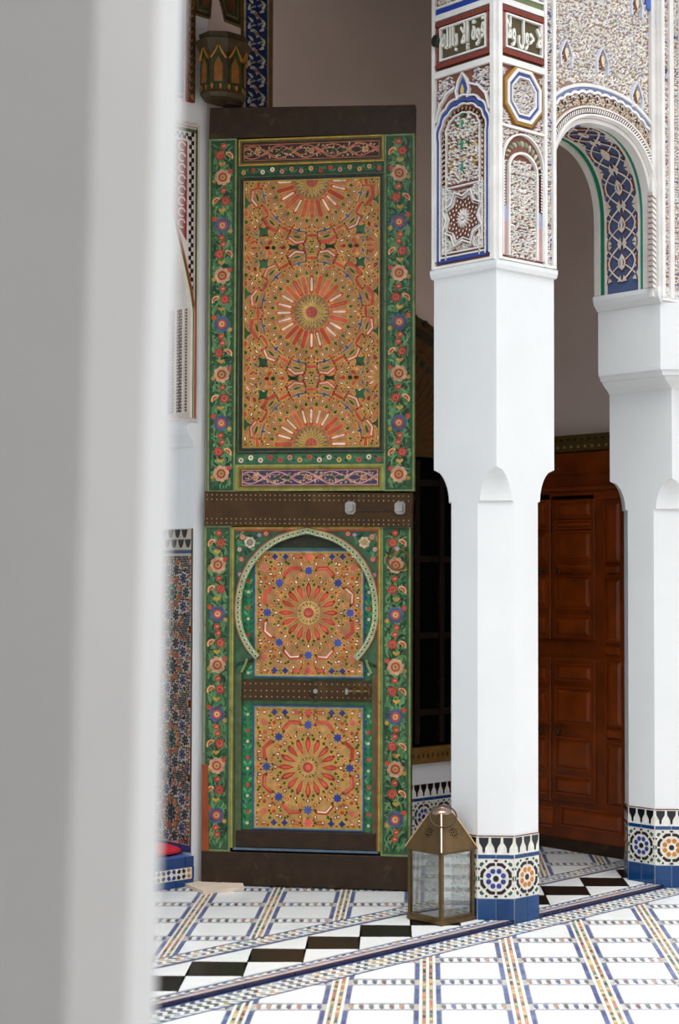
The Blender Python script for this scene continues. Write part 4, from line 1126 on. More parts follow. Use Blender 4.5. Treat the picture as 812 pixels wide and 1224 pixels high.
# mosaic wall of the alcove (plane x = -.483, facing -x)
AB = B((-.4835, 0, 0), (0, -1, 0), (-1, 0, 0))
am = MB(AB); U0, U1 = -2.44, -1.705
am.rect(U0, .165, U1, 1.845, 0, .004, (178, 168, 154)); am.rect(U1, .165, U1+.006, 1.845, 0, .005, (70, 34, 26))
am.rect(U0, 1.715, U1, 1.733, .004, .006, (40, 70, 110)); am.rect(U0, .165, U1, .20, .004, .006, (30, 60, 120))
for r in range(2):
    n = 12
    for i in range(n):
        w0 = (U1-U0)/n; u = U0+(i+.5*(1+r))*w0
        if u+w0/2 > U1: continue
        z = 1.742+r*.052
        am.prism([(u-w0*.42, z+.046), (u+w0*.42, z+.046), (u+w0*.3, z+.022), (u+w0*.12, z+.004), (u-w0*.12, z+.004), (u-w0*.3, z+.022)], .004, .006, (20, 18, 18))
zc0 = 1.52
cols = {'o': (156, 84, 32), 'b': (36, 48, 96), 'k': (26, 24, 26), 'g': (32, 72, 52)}
AOCC = []
def ac(r, a, sh, c, uc_, zc_):
    u, v = uc_+r*cos(a), zc_+r*sin(a)
    AOCC.append((u, v))
    if U0+.008 < u < U1-.008 and .205 < v < 1.71: am.prism(place([(x_*1.35, y_*1.35) for x_, y_ in sh], u, v, a), .004, .0058, jit(cols[c], 12))
for jz in range(4):
    zc_ = 1.51-.385*jz
    for uc_ in (-1.875, -2.26):
        ac(0, 0, disc(.016, 8), 'k', uc_, zc_)
        for k in range(10): ac(.037, k*pi/5, hexa(.022, .014), 'g' if jz % 2 == 0 else 'k', uc_, zc_)
        for k in range(10): ac(.070, (k+.5)*pi/5, hexa(.030, .020), 'o', uc_, zc_)
        for k in range(10):
            a = k*pi/5; du, dz = .125*cos(a), .125*sin(a)
            for q in range(7): ac(.020, q*2*pi/7, hexa(.015, .010), 'b' if k % 2 else 'k', uc_+du, zc_+dz)
            ac(0, 0, disc(.008, 6), 'k', uc_+du, zc_+dz)
        for k in range(24): ac(.166, k*pi/12, hexa(.022, .014), 'o' if k % 3 else 'k', uc_, zc_)
        for sx in (-1, 1):
            for q in range(9): ac(.030, q*2*pi/9, hexa(.02, .013), 'o', uc_+.19, zc_+sx*.19)
            ac(0, 0, disc(.012, 7), 'g', uc_+.19, zc_+sx*.19)
ao = np.array(AOCC)
for j in range(130):
    for i in range(62):
        u, v = U0+.012+(i+.5*(j % 2))*.0122, .21+j*.0117
        if u > U1-.008 or v > 1.705: continue
        d = np.abs(ao[:, 0]-u)+np.abs(ao[:, 1]-v)
        if np.hypot(ao[:, 0]-u, ao[:, 1]-v).min() < .0165: continue
        am.prism(place(hexa(.013, .0105), u, v, (i*7+j*5) % 3*1.05), .004, .0056, jit(cols['k' if (i+j) % 3 == 0 else 'b' if (i*3+j) % 4 == 0 else 'o' if (i+2*j) % 5 < 2 else 'g'], 12))
am.build('zellij_panel', MOSAIC, wall, kind='stuff', label='dense blue brown and black star mosaic on the alcove side')
# bench step of blue tiles with a little mosaic frieze
bench = empty('tiled_bench'); tag(bench, 'low blue tiled step bench in the alcove left of the painted door', 'bench')
mb = MB(); mb.box((-2.5, WY+.03-.045, 0), (-.486, 2.44, .140), None); mb.build('bench_core', PLASTER, bench)
BB = B((-.486, WY-.0151, 0), (1, 0, 0), (0, -1, 0))
xr = 0
for z0_, z1_, lens in ((.098, .152, (.055, .15, .15, .15, .15)), (.001, .036, (.05, .066, .066, .066, .066, .066, .066, .066))):
    x = 0
    for ln in lens:
        t = MB(BB); t.rect(x-ln+.0012, z0_, x-.0012, z1_, 0, .008, jit((18, 62, 118), 9), bev=.0015); t.build('blue_tile', TILE, bench); x -= ln
t = MB(BB); t.rect(-.012, .036, 0, .098, 0, .008, (28, 66, 136)); t.build('blue_tile', TILE, bench)
t = MB(BB); t.rect(-.75, .038, -.013, .096, 0, .006, (226, 222, 212))
for i in range(22):
    x = -.032-i*.032
    for r in range(2): t.prism(place([(-.012, 0), (-.004, .012), (.008, .010), (.012, -.004), (.002, -.012)], x, .053+.029*r, (i+r)*pi/2), .006, .0075, (196, 122, 34) if i == 0 else (36, 34, 46) if i % 4 in (1, 2) else (48, 56, 130))
t.build('bench_mosaic', MOSAIC, bench, kind='stuff')
for i in range(6):
    for j in range(4):
        t = MB(FLOOR); t.rect(-.488-(i+1)*.15+.001, WY-.012+j*.15, -.488-i*.15-.001, WY-.012+(j+1)*.15-.002, .140, .152, jit((70, 116, 190), 10), bev=.0015); t.build('top_tile', TILE, bench)
# red cushion
cu = MB(); cx_, cy_ = -.70, 1.86
rings = []
for z, s_ in ((.156, .80), (.160, .97), (.172, 1.0), (.186, .9), (.194, .6), (.197, .2)):
    rings.append([(cx_+s_*.24*(abs(cos(t))**.7*(1 if cos(t) > 0 else -1)), cy_+s_*.14*(abs(sin(t))**.7*(1 if sin(t) > 0 else -1)), z+.003*sin(3*t)) for t in np.linspace(0, 2*pi, 25)[:-1]])
cu.loft(rings, None); o = cu.build('cushion', RED_CLOTH, None, smooth=True); tag(o, 'bright red cloth cushion lying on the blue tiled bench', 'cushion')

# ================================================================== RIGHT WALL (x = 1.83) and the wooden cupboard doors
RX = 1.83
rwall = empty('wall_right'); tag(rwall, 'end wall of plaster coloured taupe as if in shade, above the brown wooden cupboard', kind='structure')
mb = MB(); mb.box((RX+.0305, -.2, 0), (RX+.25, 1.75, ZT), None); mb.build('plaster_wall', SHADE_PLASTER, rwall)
cup = empty('cupboard'); tag(cup, 'tall red-brown panelled wooden cupboard front between the two white columns', 'cupboard')
CB_ = B((RX, 0, 0), (0, -1, 0), (-1, 0, 0))          # u = -y
def cy_u(px): return -at(px, 700, 0, RX)[1]
def cz(px, py): return at(px, py, 0, RX)[2]
UL, UR = -1.688, .1
mb = MB(CB_)
mb.rect(UL, .0, UR, 2.43, -.029, 0, None); mb.build('carcass', REDWOOD, cup)
mb = MB(CB_); mb.rect(UL, 2.335, UR, 2.43, 0, .028, (84, 66, 30))
for i in range(60):
    u = UL+.03+i*.052
    if u < UR-.05: 
        for r, dz in ((0, .066), (.026, .024)): mb.prism(place(disc(.009, 7), u+r, 2.335+dz, 0), .028, .032, (150, 130, 70) if r else (36, 40, 20))
mb.build('painted_frieze', PAINT, cup)
mb = MB(CB_); mb.rect(UL, 2.20, UR, 2.334, 0, .020, None, bev=.012); mb.rect(UL, 2.10, UR, 2.125, 0, .030, None, bev=.006); mb.rect(UL, 2.05, UR, 2.10, 0, .016, None, bev=.004); mb.build('cornice', REDWOOD, cup)
mb = MB(CB_); mb.rect(UL, 0.0, UR, .066, 0, .018, None, bev=.004); mb.build('base_board', DARKWOOD, cup)
def rp(parent, px0, px1, py0, py1, hb, name='raised_panel', rise=.010):
    u0, u1 = cy_u(px0), cy_u(px1); pm_ = (px0+px1)/2; z1, z0_ = cz(pm_, py0), cz(pm_, py1)
    m = MB(CB_)
    m.frame(u0-.012, z0_-.012, u1+.012, z1+.012, .010, hb, hb+.009, None)     # moulding
    bev = min(.022, (z1-z0_)*.25, (u1-u0)*.25)
    n = len(m.v)
    a = (u0, z0_, hb+.001), (u1, z0_, hb+.001), (u1, z1, hb+.001), (u0, z1, hb+.001); c = (u0+bev, z0_+bev, hb+rise), (u1-bev, z0_+bev, hb+rise), (u1-bev, z1-bev, hb+rise), (u0+bev, z1-bev, hb+rise)
    m.v += [tuple(CB_(*q)) for q in a+c]
    m.f += [(n+4, n+5, n+6, n+7)]+[(n+i, n+(i+1) % 4, n+4+(i+1) % 4, n+4+i) for i in range(4)]; m.c += [None]*5
    m.build(name, REDWOOD_D, parent)
def leaf(px0, px1, py0, py1, panels, knob=None, h=.016):
    m = MB(CB_); pm_ = (px0+px1)/2; m.rect(cy_u(px0), cz(pm_, py1), cy_u(px1), cz(pm_, py0), 0, h, None, bev=.003)
    d = m.build('door_leaf', REDWOOD, cup)
    for q in panels: rp(d, *q, h)
    if knob:
        k = MB(); c = CB_(cy_u(knob[0]), cz(*knob), h)
        rings = [[c+CB_.N*hh+r*(CB_.U*cos(t)+CB_.V*sin(t)) for t in np.linspace(0, 2*pi, 11)[:-1]] for hh, r in ((0, .006), (.012, .006), (.018, .014), (.028, .015), (.034, .008))]
        k.loft(rings, None); k.build('knob', IRON, d, smooth=True)
leaf(661.5, 713, 592, 765, [(670, 708, 601, 617), (669, 708, 624, 630), (669, 708, 637, 668), (669, 708, 674, 682), (669, 707, 690, 726), (668, 707, 738, 760)], (673, 683))
leaf(661.5, 713, 786, 958, [(669, 708, 796, 812), (668, 708, 824, 863), (668, 707, 884, 918), (667, 708, 930, 948)], (672, 874))
leaf(600, 660, 592, 763, [(612, 655, 601, 630), (612, 655, 640, 668), (612, 655, 690, 724), (612, 655, 736, 758)], (652, 683))
leaf(600, 660, 784, 953, [(612, 655, 796, 812), (612, 655, 824, 860), (612, 655, 880, 915), (612, 655, 926, 944)], (651, 872))
for q in ((725, 742, 600, 672), (725, 742, 692, 768), (726, 743, 790, 868), (726, 743, 890, 962)): rp(cup, *q, 0)
for q in ((725, 742, 676, 686), (725, 742, 772, 784), (726, 743, 872, 884)): rp(cup, *q, 0, name='bracket_block', rise=.022)
rp(cup, 672, 742, 970, 990, 0); rp(cup, 606, 660, 964, 982, 0)

# ================================================================== ENCLOSURE that shapes the daylight
ce = MB(); ce.box((-4.4, .42, 5.28), (2.4, 2.2, 5.36), None)
o = ce.build('ceiling', mat('dark_cedar_ceiling', (96, 66, 44), .6, var=.2)); tag(o, 'dark cedar gallery ceiling above the door', kind='structure')
lt = MB(); lt.box((-4.9, .0, 4.56), (0.0, .41, 7.4), None); lt.box((-4.9, -.45, 5.5), (2.4, .0, 5.6), None); lt.box((0.0, .04, 5.38), (2.4, .41, 7.4), None)  # unseen upper wall; the eave is added to darken the upper door
o = lt.build('wall_front', PLASTER); tag(o, 'unseen white upper storey wall and eave added to shade the gallery', kind='structure')
rr = MB(); rr.box((2.4, -7.2, LOW-.02), (2.7, 2.4, 7.4), None); o = rr.build('wall_east', PLASTER); tag(o, 'white courtyard side wall out of view', kind='structure')
rr = MB(); rr.box((-9, -9.2, LOW-.02), (2.7, -8.9, 7.4), None); o = rr.build('wall_south', SHADE_PLASTER); tag(o, 'unseen courtyard wall behind the camera, toned down to dim its bounce', kind='structure')  # shade-toned plaster here keeps the bounced light low and warm
rr = MB(); rr.box((-9.2, -9.2, LOW-.02), (-9, 3, 7.4), None); rr.box((-9, 1.8, LOW-.02), (-3.3, 2.0, 7.4), None); o = rr.build('wall_west', PLASTER); tag(o, 'white gallery wall at the far left out of view', kind='structure')
rr = MB(); rr.box((-9, -9, 5.0), (-5.0, 1.8, 5.2), None); o = rr.build('ceiling_west', PLASTER); tag(o, 'gallery roof over the viewpoint', kind='structure')

# ================================================================== THE PAINTED DOOR LEAF
DBL = at(241, 1057.5, 2, 0); DBR = at(491, 1065.5, 2, 0)
DU = (DBR-DBL)/np.linalg.norm(DBR-DBL); DN = np.array([DU[1], -DU[0], 0])
TDK = .06
D0 = B(DBL, DU, DN); DW = 1.088
door = empty('painted_door'); tag(door, 'tall painted wooden palace door leaf with star rosettes and arched wicket', 'door')
def D(px, py):
    d = ray(px, py); t = DN@(DBL-CP)/(DN@d); P = CP+t*d; return float(DU@(P-DBL)), float(P[2])
DT = 4.045; zK = .175
FRM = (98, 112, 48); FRL = (128, 150, 96); YEL = (178, 150, 58)
m = MB(D0); m.rect(.0, .006, DW, zK, -TDK, .012, None, bev=.003); m.build('kick_rail', DARKWOOD, door)
m = MB(D0)
m.prism([(.018, 3.895), (1.104, 3.885), (1.106, 4.032), (.022, 4.058)], -TDK, .010, None, back=True); m.build('top_rail', DARKWOOD, door)
# backing carcass with taper
m = MB(D0); m.prism([(.002, zK), (DW, zK), (DW+.012, 3.885), (.018, 3.895)], -TDK, -.052, (60, 52, 28), back=True); m.build('leaf_boards', PAINT, door)
# stiles with vine flowers
def stile(u0, u1, z0_, z1, seed, mir, br, name='flower_stile', sh=0):
    bb = B(D0(0, 0, 0), DU, DN, np.array([0, 0, 1.])+DU*sh)
    m = MB(bb); m.rect(u0, z0_, u1, z1, -.05, 0, FRM); s = m.build(name, PAINT, door)
    f = MB(bb); vine_strip(f, u0+.010, z0_+.008, u1-.012, z1-.008, seed, mir, br); f.build('painted_flowers', PAINT, s, kind='stuff')
    e = MB(bb); e.frame(u0, z0_, u1, z1, .008, 0, .0035, FRL); e.build('edge_line', PAINT, s)
stile(.018, .166, 2.035, 3.893, 1, 1, 0); stile(.946, 1.104, 2.035, 3.885, 2, -1, 6)
stile(.006, .150, zK, 1.858, 3, 1, 8); stile(.934, 1.086, zK, 1.858, 4, -1, 10)
# orange wood slip at the foot of the hinge side
m = MB(D0); m.prism([(.000, .177), (.040, .177), (.030, .62), (.000, .62)], -.02, .007, None); m.build('repair_slip', ORANGEWOOD, door, label='orange brown wooden slip at the foot of the hinge edge')
# inner frame of the upper field
FIELD = (.166, 2.035, .946, 3.89)
m = MB(D0); m.rect(.166, 2.035, .946, 3.89, -.05, -.008, (70, 84, 40)); m.build('upper_field', PAINT, door)
def mouldframe(u0, v0, u1, v1, cs, h=0.006, w=.010, name='panel_moulding', parent=None, base=-.008):
    m = MB(D0); k = 0
    for c in cs:
        m.frame(u0+k*w, v0+k*w, u1-k*w, v1-k*w, w, base, h-.003*k, c); k += 1
    return m.build(name, PAINT, parent or door)
mouldframe(.176, 3.745, .944, 3.885, [YEL, (110, 88, 36), (60, 50, 24)], w=.008)
m = MB(D0.moved(0, 0, -.006)); cartouche(m, .202, 3.772, .920, 3.858, (54, 36, 40), (196, 116, 84)); m.build('cartouche_panel', PAINT, door)
m = MB(D0.moved(0, 0, -.004)); horiz_vine(m, .176, 3.692, .944, 3.742); m.build('flower_band', PAINT, door)
mouldframe(.178, 2.238, .948, 3.690, [(70, 84, 50), (34, 44, 34), (26, 34, 40), YEL], w=.008, h=.008)
m = MB(D0.moved(0, 0, -.006)); upper_pattern(m, .206, 2.268, .920, 3.660, .566, 2.968, .686); m.build('star_rosette_panel', PAINT, door)
m = MB(D0.moved(0, 0, -.004)); horiz_vine(m, .170, 2.178, .946, 2.234, (60, 108, 78)); m.build('flower_band', PAINT, door)
mouldframe(.168, 2.038, .946, 2.176, [(150, 160, 90), (150, 134, 50), (120, 100, 40)], w=.009)
m = MB(D0.moved(0, 0, -.006)); cartouche(m, .200, 2.068, .915, 2.148, (64, 58, 96), (220, 160, 150)); m.build('cartouche_panel', PAINT, door)
# lock rail
m = MB(D0); m.prism([(.008, 1.858), (1.092, 1.850), (1.098, 2.022), (.010, 2.038)], -TDK, .020, None, back=True); rail = m.build('lock_rail', mat('dark_metal_strap', (74, 50, 20), .34, var=.3, vs=10, metal=.35, spec=.5, bump=.15, bs=30, wear=(140, 112, 70), wear_amt=.35, wscale=7), door)
m = MB(D0)
for r, dz in enumerate((.012, .034, .134, .158)):
    n = 42
    for i in range(n):
        u = .022+i*(1.055/(n-1)); z = 1.858+dz+(.004-.012*u)
        m.prism(place(disc(.0042, 6), u, z, 0), .020, .0255, (206, 180, 140), inset=.4)
m.build('stud', STUD, rail, kind='stuff')
def knob(px, py):
    u, z = D(px, py); k = MB(D0); c = D0(u, z+.004, .02)
    for sc, hh0, hh1, w_, hz in ((1, 0, .012, .032, .036), (1, .012, .060, .022, .024)):
        k.prism([(u-w_*.9, z-hz*.6), (u-w_*.5, z-hz), (u+w_*.5, z-hz), (u+w_*.9, z-hz*.6), (u+w_*.9, z+hz*.6), (u+w_*.5, z+hz*.9), (u-w_*.5, z+hz*.9), (u-w_*.9, z+hz*.6)], .02+hh0, .02+hh1, None, inset=.94, back=True)
    k.build('bolt_knob', SILVER, rail)
knob(420, 607); knob(479, 607)
m = MB(D0); u1_, z1_ = D(420, 610); u2_, z2_ = D(479, 610); m.rect(u1_, z1_-.006, u2_, z1_+.006, .02, .026, None); m.build('bolt_bar', IRON, rail)
# knocker ring on the right stile
def ring(uc_, zc_, R_, r_, h, parent, matl, name='ring'):
    k = MB(); k.tube([D0(uc_+R_*cos(t), zc_+R_*sin(t), h+.010*(1-sin(t))) for t in np.linspace(0, 2*pi, 25)[:-1]], r_, None, 7, closed=True); return k.build(name, matl, parent, smooth=True)
u, z = D(476.5, 669)
kn = ring(u, z, .053, .006, .018, door, BRASS, 'knocker_ring')
k = MB(D0); k.prism(place(disc(.018, 10), u-.004, z+.056, 0), 0, .028, None, inset=.7, back=True); k.build('ring_mount', SILVER, kn)
# wicket surround with horseshoe arch
wk = MB(D0)
zt, zb_ = 1.852, .196
def horseshoe(g=0, n=36):
    cx_, cz_ = .546, 1.415; A, Bt = .352+g, .398+g
    pts = []
    for k in range(n+1):
        t = -0.78+(pi+2*.78)*k/n                       # from lower right round to lower left
        x = A*cos(t); z = (Bt if sin(t) > 0 else .335+g*.6)*sin(t)
        if sin(t) > 0: z = Bt*(sin(t)**.92)+.012*max(0, 1-abs(cos(t))*6)
        pts.append((cx_+x, cz_+z))
    return pts
hs = horseshoe()
ring_in = [(.886, zb_), (.886, 1.10), (.868, 1.135), (.862, 1.165)]+hs+[(.230, 1.165), (.224, 1.135), (.206, 1.10), (.206, zb_)]
# surround face = outer rectangle minus the opening, built as strips
def surround(h0, h1, col, mbx):
    inner = ring_in; n = len(inner)
    outer = []
    for (x, z) in inner:
        if z <= 1.10: outer.append((.930 if x > .546 else .152, z))
        else:
            dx, dz = x-.546, z-1.30
            cand = []
            if dx > 1e-6: cand.append((.930-.546)/dx)
            if dx < -1e-6: cand.append((.152-.546)/dx)
            if dz > 1e-6: cand.append((zt-1.30)/dz)
            t = min(c for c in cand if c > 0); outer.append((.546+dx*t, 1.30+dz*t))
    for i in range(n-1):
        a, b, c, d = inner[i], outer[i], outer[i+1], inner[i+1]
        mbx.face([D0(*a, h1), D0(*b, h1), D0(*c, h1), D0(*d, h1)], col)
        mbx.face([D0(*a, h0), D0(*a, h1), D0(*d, h1), D0(*d, h0)], col)
        # fill the rectangle's corners
        if outer[i][1] < zt-1e-6 and abs(outer[i+1][1]-zt) < 1e-6: mbx.face([D0(*outer[i], h1), D0(.930, zt, h1), D0(*outer[i+1], h1)], col)
        if abs(outer[i][1]-zt) < 1e-6 and outer[i+1][1] < zt-1e-6: mbx.face([D0(*outer[i], h1), D0(.152, zt, h1), D0(*outer[i+1], h1)], col)
surround(-.034, -.004, (60, 96, 66), wk)
sur = wk.build('wicket_surround', PAINT, door)
m = MB(D0)
m.rect(.152, zb_, .162, zt, -.004, .006, YEL); m.rect(.162, zb_, .170, zt-.01, -.004, .004, (60, 96, 60)); m.rect(.922, zb_, .932, zt, -.004, .006, YEL); m.rect(.914, zb_, .922, zt-.01, -.004, .004, (150, 84, 44))
m.rect(.152, zt-.012, .932, zt, -.004, .006, YEL); m.rect(.17, zt-.022, .914, zt-.012, -.004, .004, (170, 70, 50))
m.build('surround_moulding', PAINT, sur)
m = MB(D0); hp = horseshoe(.008); m.stroke(hp, .030, -.004, .008, (168, 178, 134), round_=False)
m.stroke(horseshoe(.026), .006, -.004, .006, (170, 80, 60)); m.stroke([(.206, 1.10), (.224, 1.135), (.236, 1.17)], .012, -.004, .008, (130, 150, 90)); m.stroke([(.886, 1.10), (.868, 1.135), (.858, 1.17)], .012, -.004, .008, (130, 150, 90))
mo = m.build('arch_moulding', PAINT, sur)
m = MB(D0); acc = 0
hq = horseshoe(.008, 260)
for i in range(1, len(hq)):
    acc += hypot(hq[i][0]-hq[i-1][0], hq[i][1]-hq[i-1][1])
    if acc > .0235:
        acc = 0; a = atan2(hq[i][1]-hq[i-1][1], hq[i][0]-hq[i-1][0])
        m.stroke(place([(.008*cos(t), .010*sin(t)) for t in np.linspace(.3, 2.9, 6)], hq[i][0], hq[i][1], a), .005, .008, .012, (218, 214, 178))
        m.prism(place(hexa(.010, .008), hq[i][0], hq[i][1], a), .008, .009, (34, 62, 44))
m.build('chain_carving', PAINT, sur, kind='stuff')
# flowers in the corners
m = MB(D0.moved(0, 0, -.0035)); rnd = random.Random(9)
def out_arch(u, v, g=.05):
    if v < 1.43: return abs(u-.546) > .352+g and .175 < u < .915
    return ((u-.546)/(.352+g))**2+((v-1.415)/(.405+g))**2 > 1 and .178 < u < .912 and v < zt-.03
for i in range(420):
    u, v = rnd.uniform(.178, .912), rnd.uniform(1.42, zt-.03)
    if out_arch(u, v, .055): m.flat(place(drop(.040, .014), u, v, rnd.uniform(0, 6.28)), .0004+.0000015*i, jit(rnd.choice([(30, 92, 60), (70, 140, 96), (20, 66, 50), (120, 160, 110)]), 8))
for sx in (-1, 1):
    flower(m, .546+sx*.300, 1.772, .030, 7, (216, 190, 150), (206, 150, 120) if sx > 0 else (90, 100, 130), (150, 150, 100), .0016)
    for du, dv, r, c in ((.340, .385, .014, (206, 120, 100)), (.215, .402, .014, (196, 60, 50)), (.345, .27, .014, (200, 70, 60)), (.165, .412, .010, (200, 70, 60)), (.352, .19, .012, (110, 110, 160)), (.25, .395, .012, (90, 100, 150)), (.355, .32, .010, (226, 180, 160))):
        u, v = .546+sx*du, 1.415+dv
        if out_arch(u, v, .035): flower(m, u, v, r*1.15, 6, c, (226, 190, 150), (160, 60, 50), .0016)
m.build('corner_flowers', PAINT, sur, kind='stuff')
# narrow flower lines down the jambs of the surround
for u0, u1 in ((.172, .204), (.888, .912)):
    m = MB(D0.moved(0, 0, -.0035)); z = .22
    m.flat([(u0, zb_+.01), (u1, zb_+.01), (u1, 1.09), (u0, 1.09)], .0003, (84, 96, 60) if u0 < .5 else (96, 84, 56)); m.build('jamb_line', PAINT, sur)
# the wicket door itself, recessed
wdr = MB(D0.moved(0, 0, -.030)); wdr.rect(.19, .20, .902, 1.82, -.02, 0, (74, 128, 86)); wick = wdr.build('wicket_door', PAINT, door)
DR = D0.moved(0, 0, -.030)
m = MB(DR); m.rect(.20, 1.745, .89, 1.81, 0, .004, (40, 44, 26)); m.build('head_board', PAINT, wick)
for u0, u1 in ((.206, .262), (.846, .888)):
    for z0_, z1_ in ((1.075, 1.74), (.30, .935)):
        m = MB(DR); rnd = random.Random(int(u0*100+z0_*10))
        m.flat([(u0, z0_), (u1, z0_), (u1, z1_), (u0, z1_)], .0005, (44, 132, 80))
        for i in range(int((z1_-z0_)/.028)):
            z = z0_+.02+i*.028; uc_ = (u0+u1)/2
            for s_ in (-1, 1): m.flat(place(drop(.030, .012), uc_+s_*.012, z, pi/2-s_*.7), .001+.00001*i, jit(rnd.choice([(22, 96, 56), (110, 176, 120), (30, 110, 70)]), 8))
            if i % 5 == 2: m.flat(place(star(.014, 4, .6), uc_, z, 0), .0016, (206, 70, 50))
            if i % 5 == 0: m.flat(place(disc(.009, 6), uc_, z, 0), .0016, (220, 206, 180))
            if i % 5 == 4: m.flat(place(disc(.008, 6), u0+.008, z, 0), .0016, (50, 70, 140))
        m.build('green_strip', PAINT, wick)
for z0_, z1_, cz_, bgc in ((1.085, 1.722, 1.408, (178, 126, 78)), (.302, .917, .612, (196, 150, 84))):
    m = MB(DR)
    for k, (c, w_) in enumerate((((60, 84, 130), .008), ((150, 160, 130), .006), (GLD, .006))):
        o_ = (0, .008, .014)[k]; m.frame(.262+o_, z0_-.014+o_, .846-o_, z1_+.014-o_, w_, 0, .010-.002*k, c)
    m.build('panel_moulding', PAINT, wick)
    m = MB(DR.moved(0, 0, .001)); lower_pattern(m, .281, z0_+.004, .827, z1_-.004, .552, cz_, bgc); m.build('star_rosette_panel', PAINT, wick)
m = MB(D0); m.rect(.208, .955, .886, 1.060, -.030, .004, None, bev=.003); wr = m.build('wicket_rail', rail.data.materials[0], door)
m = MB(D0)
for r in (.975, 1.006, 1.042):
    for i in range(24): m.prism(place(disc(.0042, 6), .225+i*.0285, r, 0), .004, .008, (206, 170, 110), inset=.4)
m.build('stud', STUD, wr, kind='stuff')
u, z = D(378, 831); ring(u, z-.006, .024, .005, .012, wr, IRON, 'pull_ring')
k = MB(D0); k.prism(place(disc(.012, 8), u+.0, z+.022, 0), .004, .022, None, back=True); k.build('ring_boss', SILVER, wr)
u0_, z0_ = D(413, 826); u1_, _ = D(443, 826)
k = MB(); k.tube([D0(u0_, z0_, .018), D0(u1_, z0_, .018)], .010, None, 8); bo = k.build('slide_bolt', BRASS, wr)
for uu in (u0_+.01, u0_+.05, u0_+.09, u1_-.005):
    k = MB(D0); k.rect(uu-.008, z0_-.016, uu+.008, z0_+.016, .004, .030, None, bev=.003); k.build('bolt_guide', BRASS if uu > u0_+.02 else SILVER, wr)
m = MB(D0); m.rect(.182, .200, .908, .286, -.030, .008, None, bev=.003); m.build('wicket_sill', DARKWOOD, door)
m = MB(D0); m.rect(.166, .186, .922, .198, -.008, .008, (90, 110, 130)); m.build('sill_line', PAINT, door)

# hinge socket bracket above the hinge edge
bc = at(262, 100, 1, 1.60); bc[1] = 1.60
br = empty('hinge_bracket'); tag(br, 'carved and painted wooden hinge bracket above the top left corner of the door', 'bracket')
def oct8(r, z, ph=pi/8, sc=1): return [(bc[0]+r*cos(ph+k*pi/4), 1.565+r*.80*sin(ph+k*pi/4), z) for k in range(8)]
zt_ = at(262, 38, 1, 1.50)[2]; zb2 = max(4.085, at(262, 122, 1, 1.50)[2])
H_ = zt_-zb2
m = MB(); m.loft([oct8(.118, zb2), oct8(.132, zb2+H_*.06), oct8(.128, zb2+H_*.10), oct8(.126, zb2+H_*.55), oct8(.132, zb2+H_*.68), oct8(.158, zb2+H_*.84), oct8(.165, zb2+H_*.88), oct8(.135, zb2+H_*.90), oct8(.14, zt_)], (64, 50, 22)); m.build('bracket_body', PAINT, br)
m = MB()
for k in range(8):
    a0, a1 = pi/8+k*pi/4, pi/8+(k+1)*pi/4; am_ = (a0+a1)/2
    r = .128*cos(pi/8); o_ = np.array([bc[0]+r*cos(am_), 1.565+r*.8*sin(am_), 0]); p0 = np.array(oct8(.128, 0)[k]); p1 = np.array(oct8(.128, 0)[(k+1) % 8])
    U_ = (p1-p0)/np.linalg.norm(p1-p0); N_ = np.array([U_[1], -U_[0], 0]); w_ = np.linalg.norm(p1-p0)
    bb = B((p0[0], p0[1], zb2), U_, N_)
    c = w_/2
    m.prism([(c-w_*.32, H_*.20), (c+w_*.32, H_*.20), (c+w_*.32, H_*.50), (c+w_*.15, H_*.58), (c, H_*.66), (c-w_*.15, H_*.58), (c-w_*.32, H_*.50)], 0, .006, (26, 66, 34), bb)
    m.prism([(c-w_*.25, H_*.22), (c+w_*.25, H_*.22), (c+w_*.25, H_*.48), (c+w_*.1, H_*.56), (c, H_*.62), (c-w_*.1, H_*.56), (c-w_*.25, H_*.48)], .006, .009, (140, 86, 30), bb)
    for q in range(4): m.prism(place(drop(H_*.09, w_*.18), w_*(q+.5)/4, H_*.145, pi/2), 0, .006, (40, 66, 36) if q % 2 else (170, 110, 40), bb)
    m.stroke([(c-w_*.45, H_*.58), (c-w_*.2, H_*.68), (c, H_*.80), (c+w_*.2, H_*.68), (c+w_*.45, H_*.58)], .008, -.002, .016, (190, 130, 50), bb)
    m.stroke([(c-w_*.3, H_*.62), (c, H_*.76), (c+w_*.3, H_*.62)], .014, -.002, .012, (30, 84, 42), bb)
m.build('bracket_carving', PAINT, br)
m = MB(); m.loft([[(bc[0]+.05+.055*cos(t), 1.56+.05*sin(t), z) for t in np.linspace(0, 2*pi, 13)[:-1]] for z in (4.066, zb2+.005)], None); m.build('pivot_post', DARKWOOD, br)

# stone threshold chips on the floor at the hinge foot
m = MB(FLOOR)
P = [at(x, y, 2, .0)[:2] for x, y in ((221, 1060), (243, 1069), (292, 1064.5), (290, 1058), (262, 1059), (240, 1057))]
m.prism([tuple(p) for p in P], .0, .018, None, back=True); o = m.build('stone_slab', mat('cream_stone', (224, 206, 184), .7, var=.12, vs=9)); tag(o, 'broken cream stone threshold slab lying at the foot of the door', 'slab')

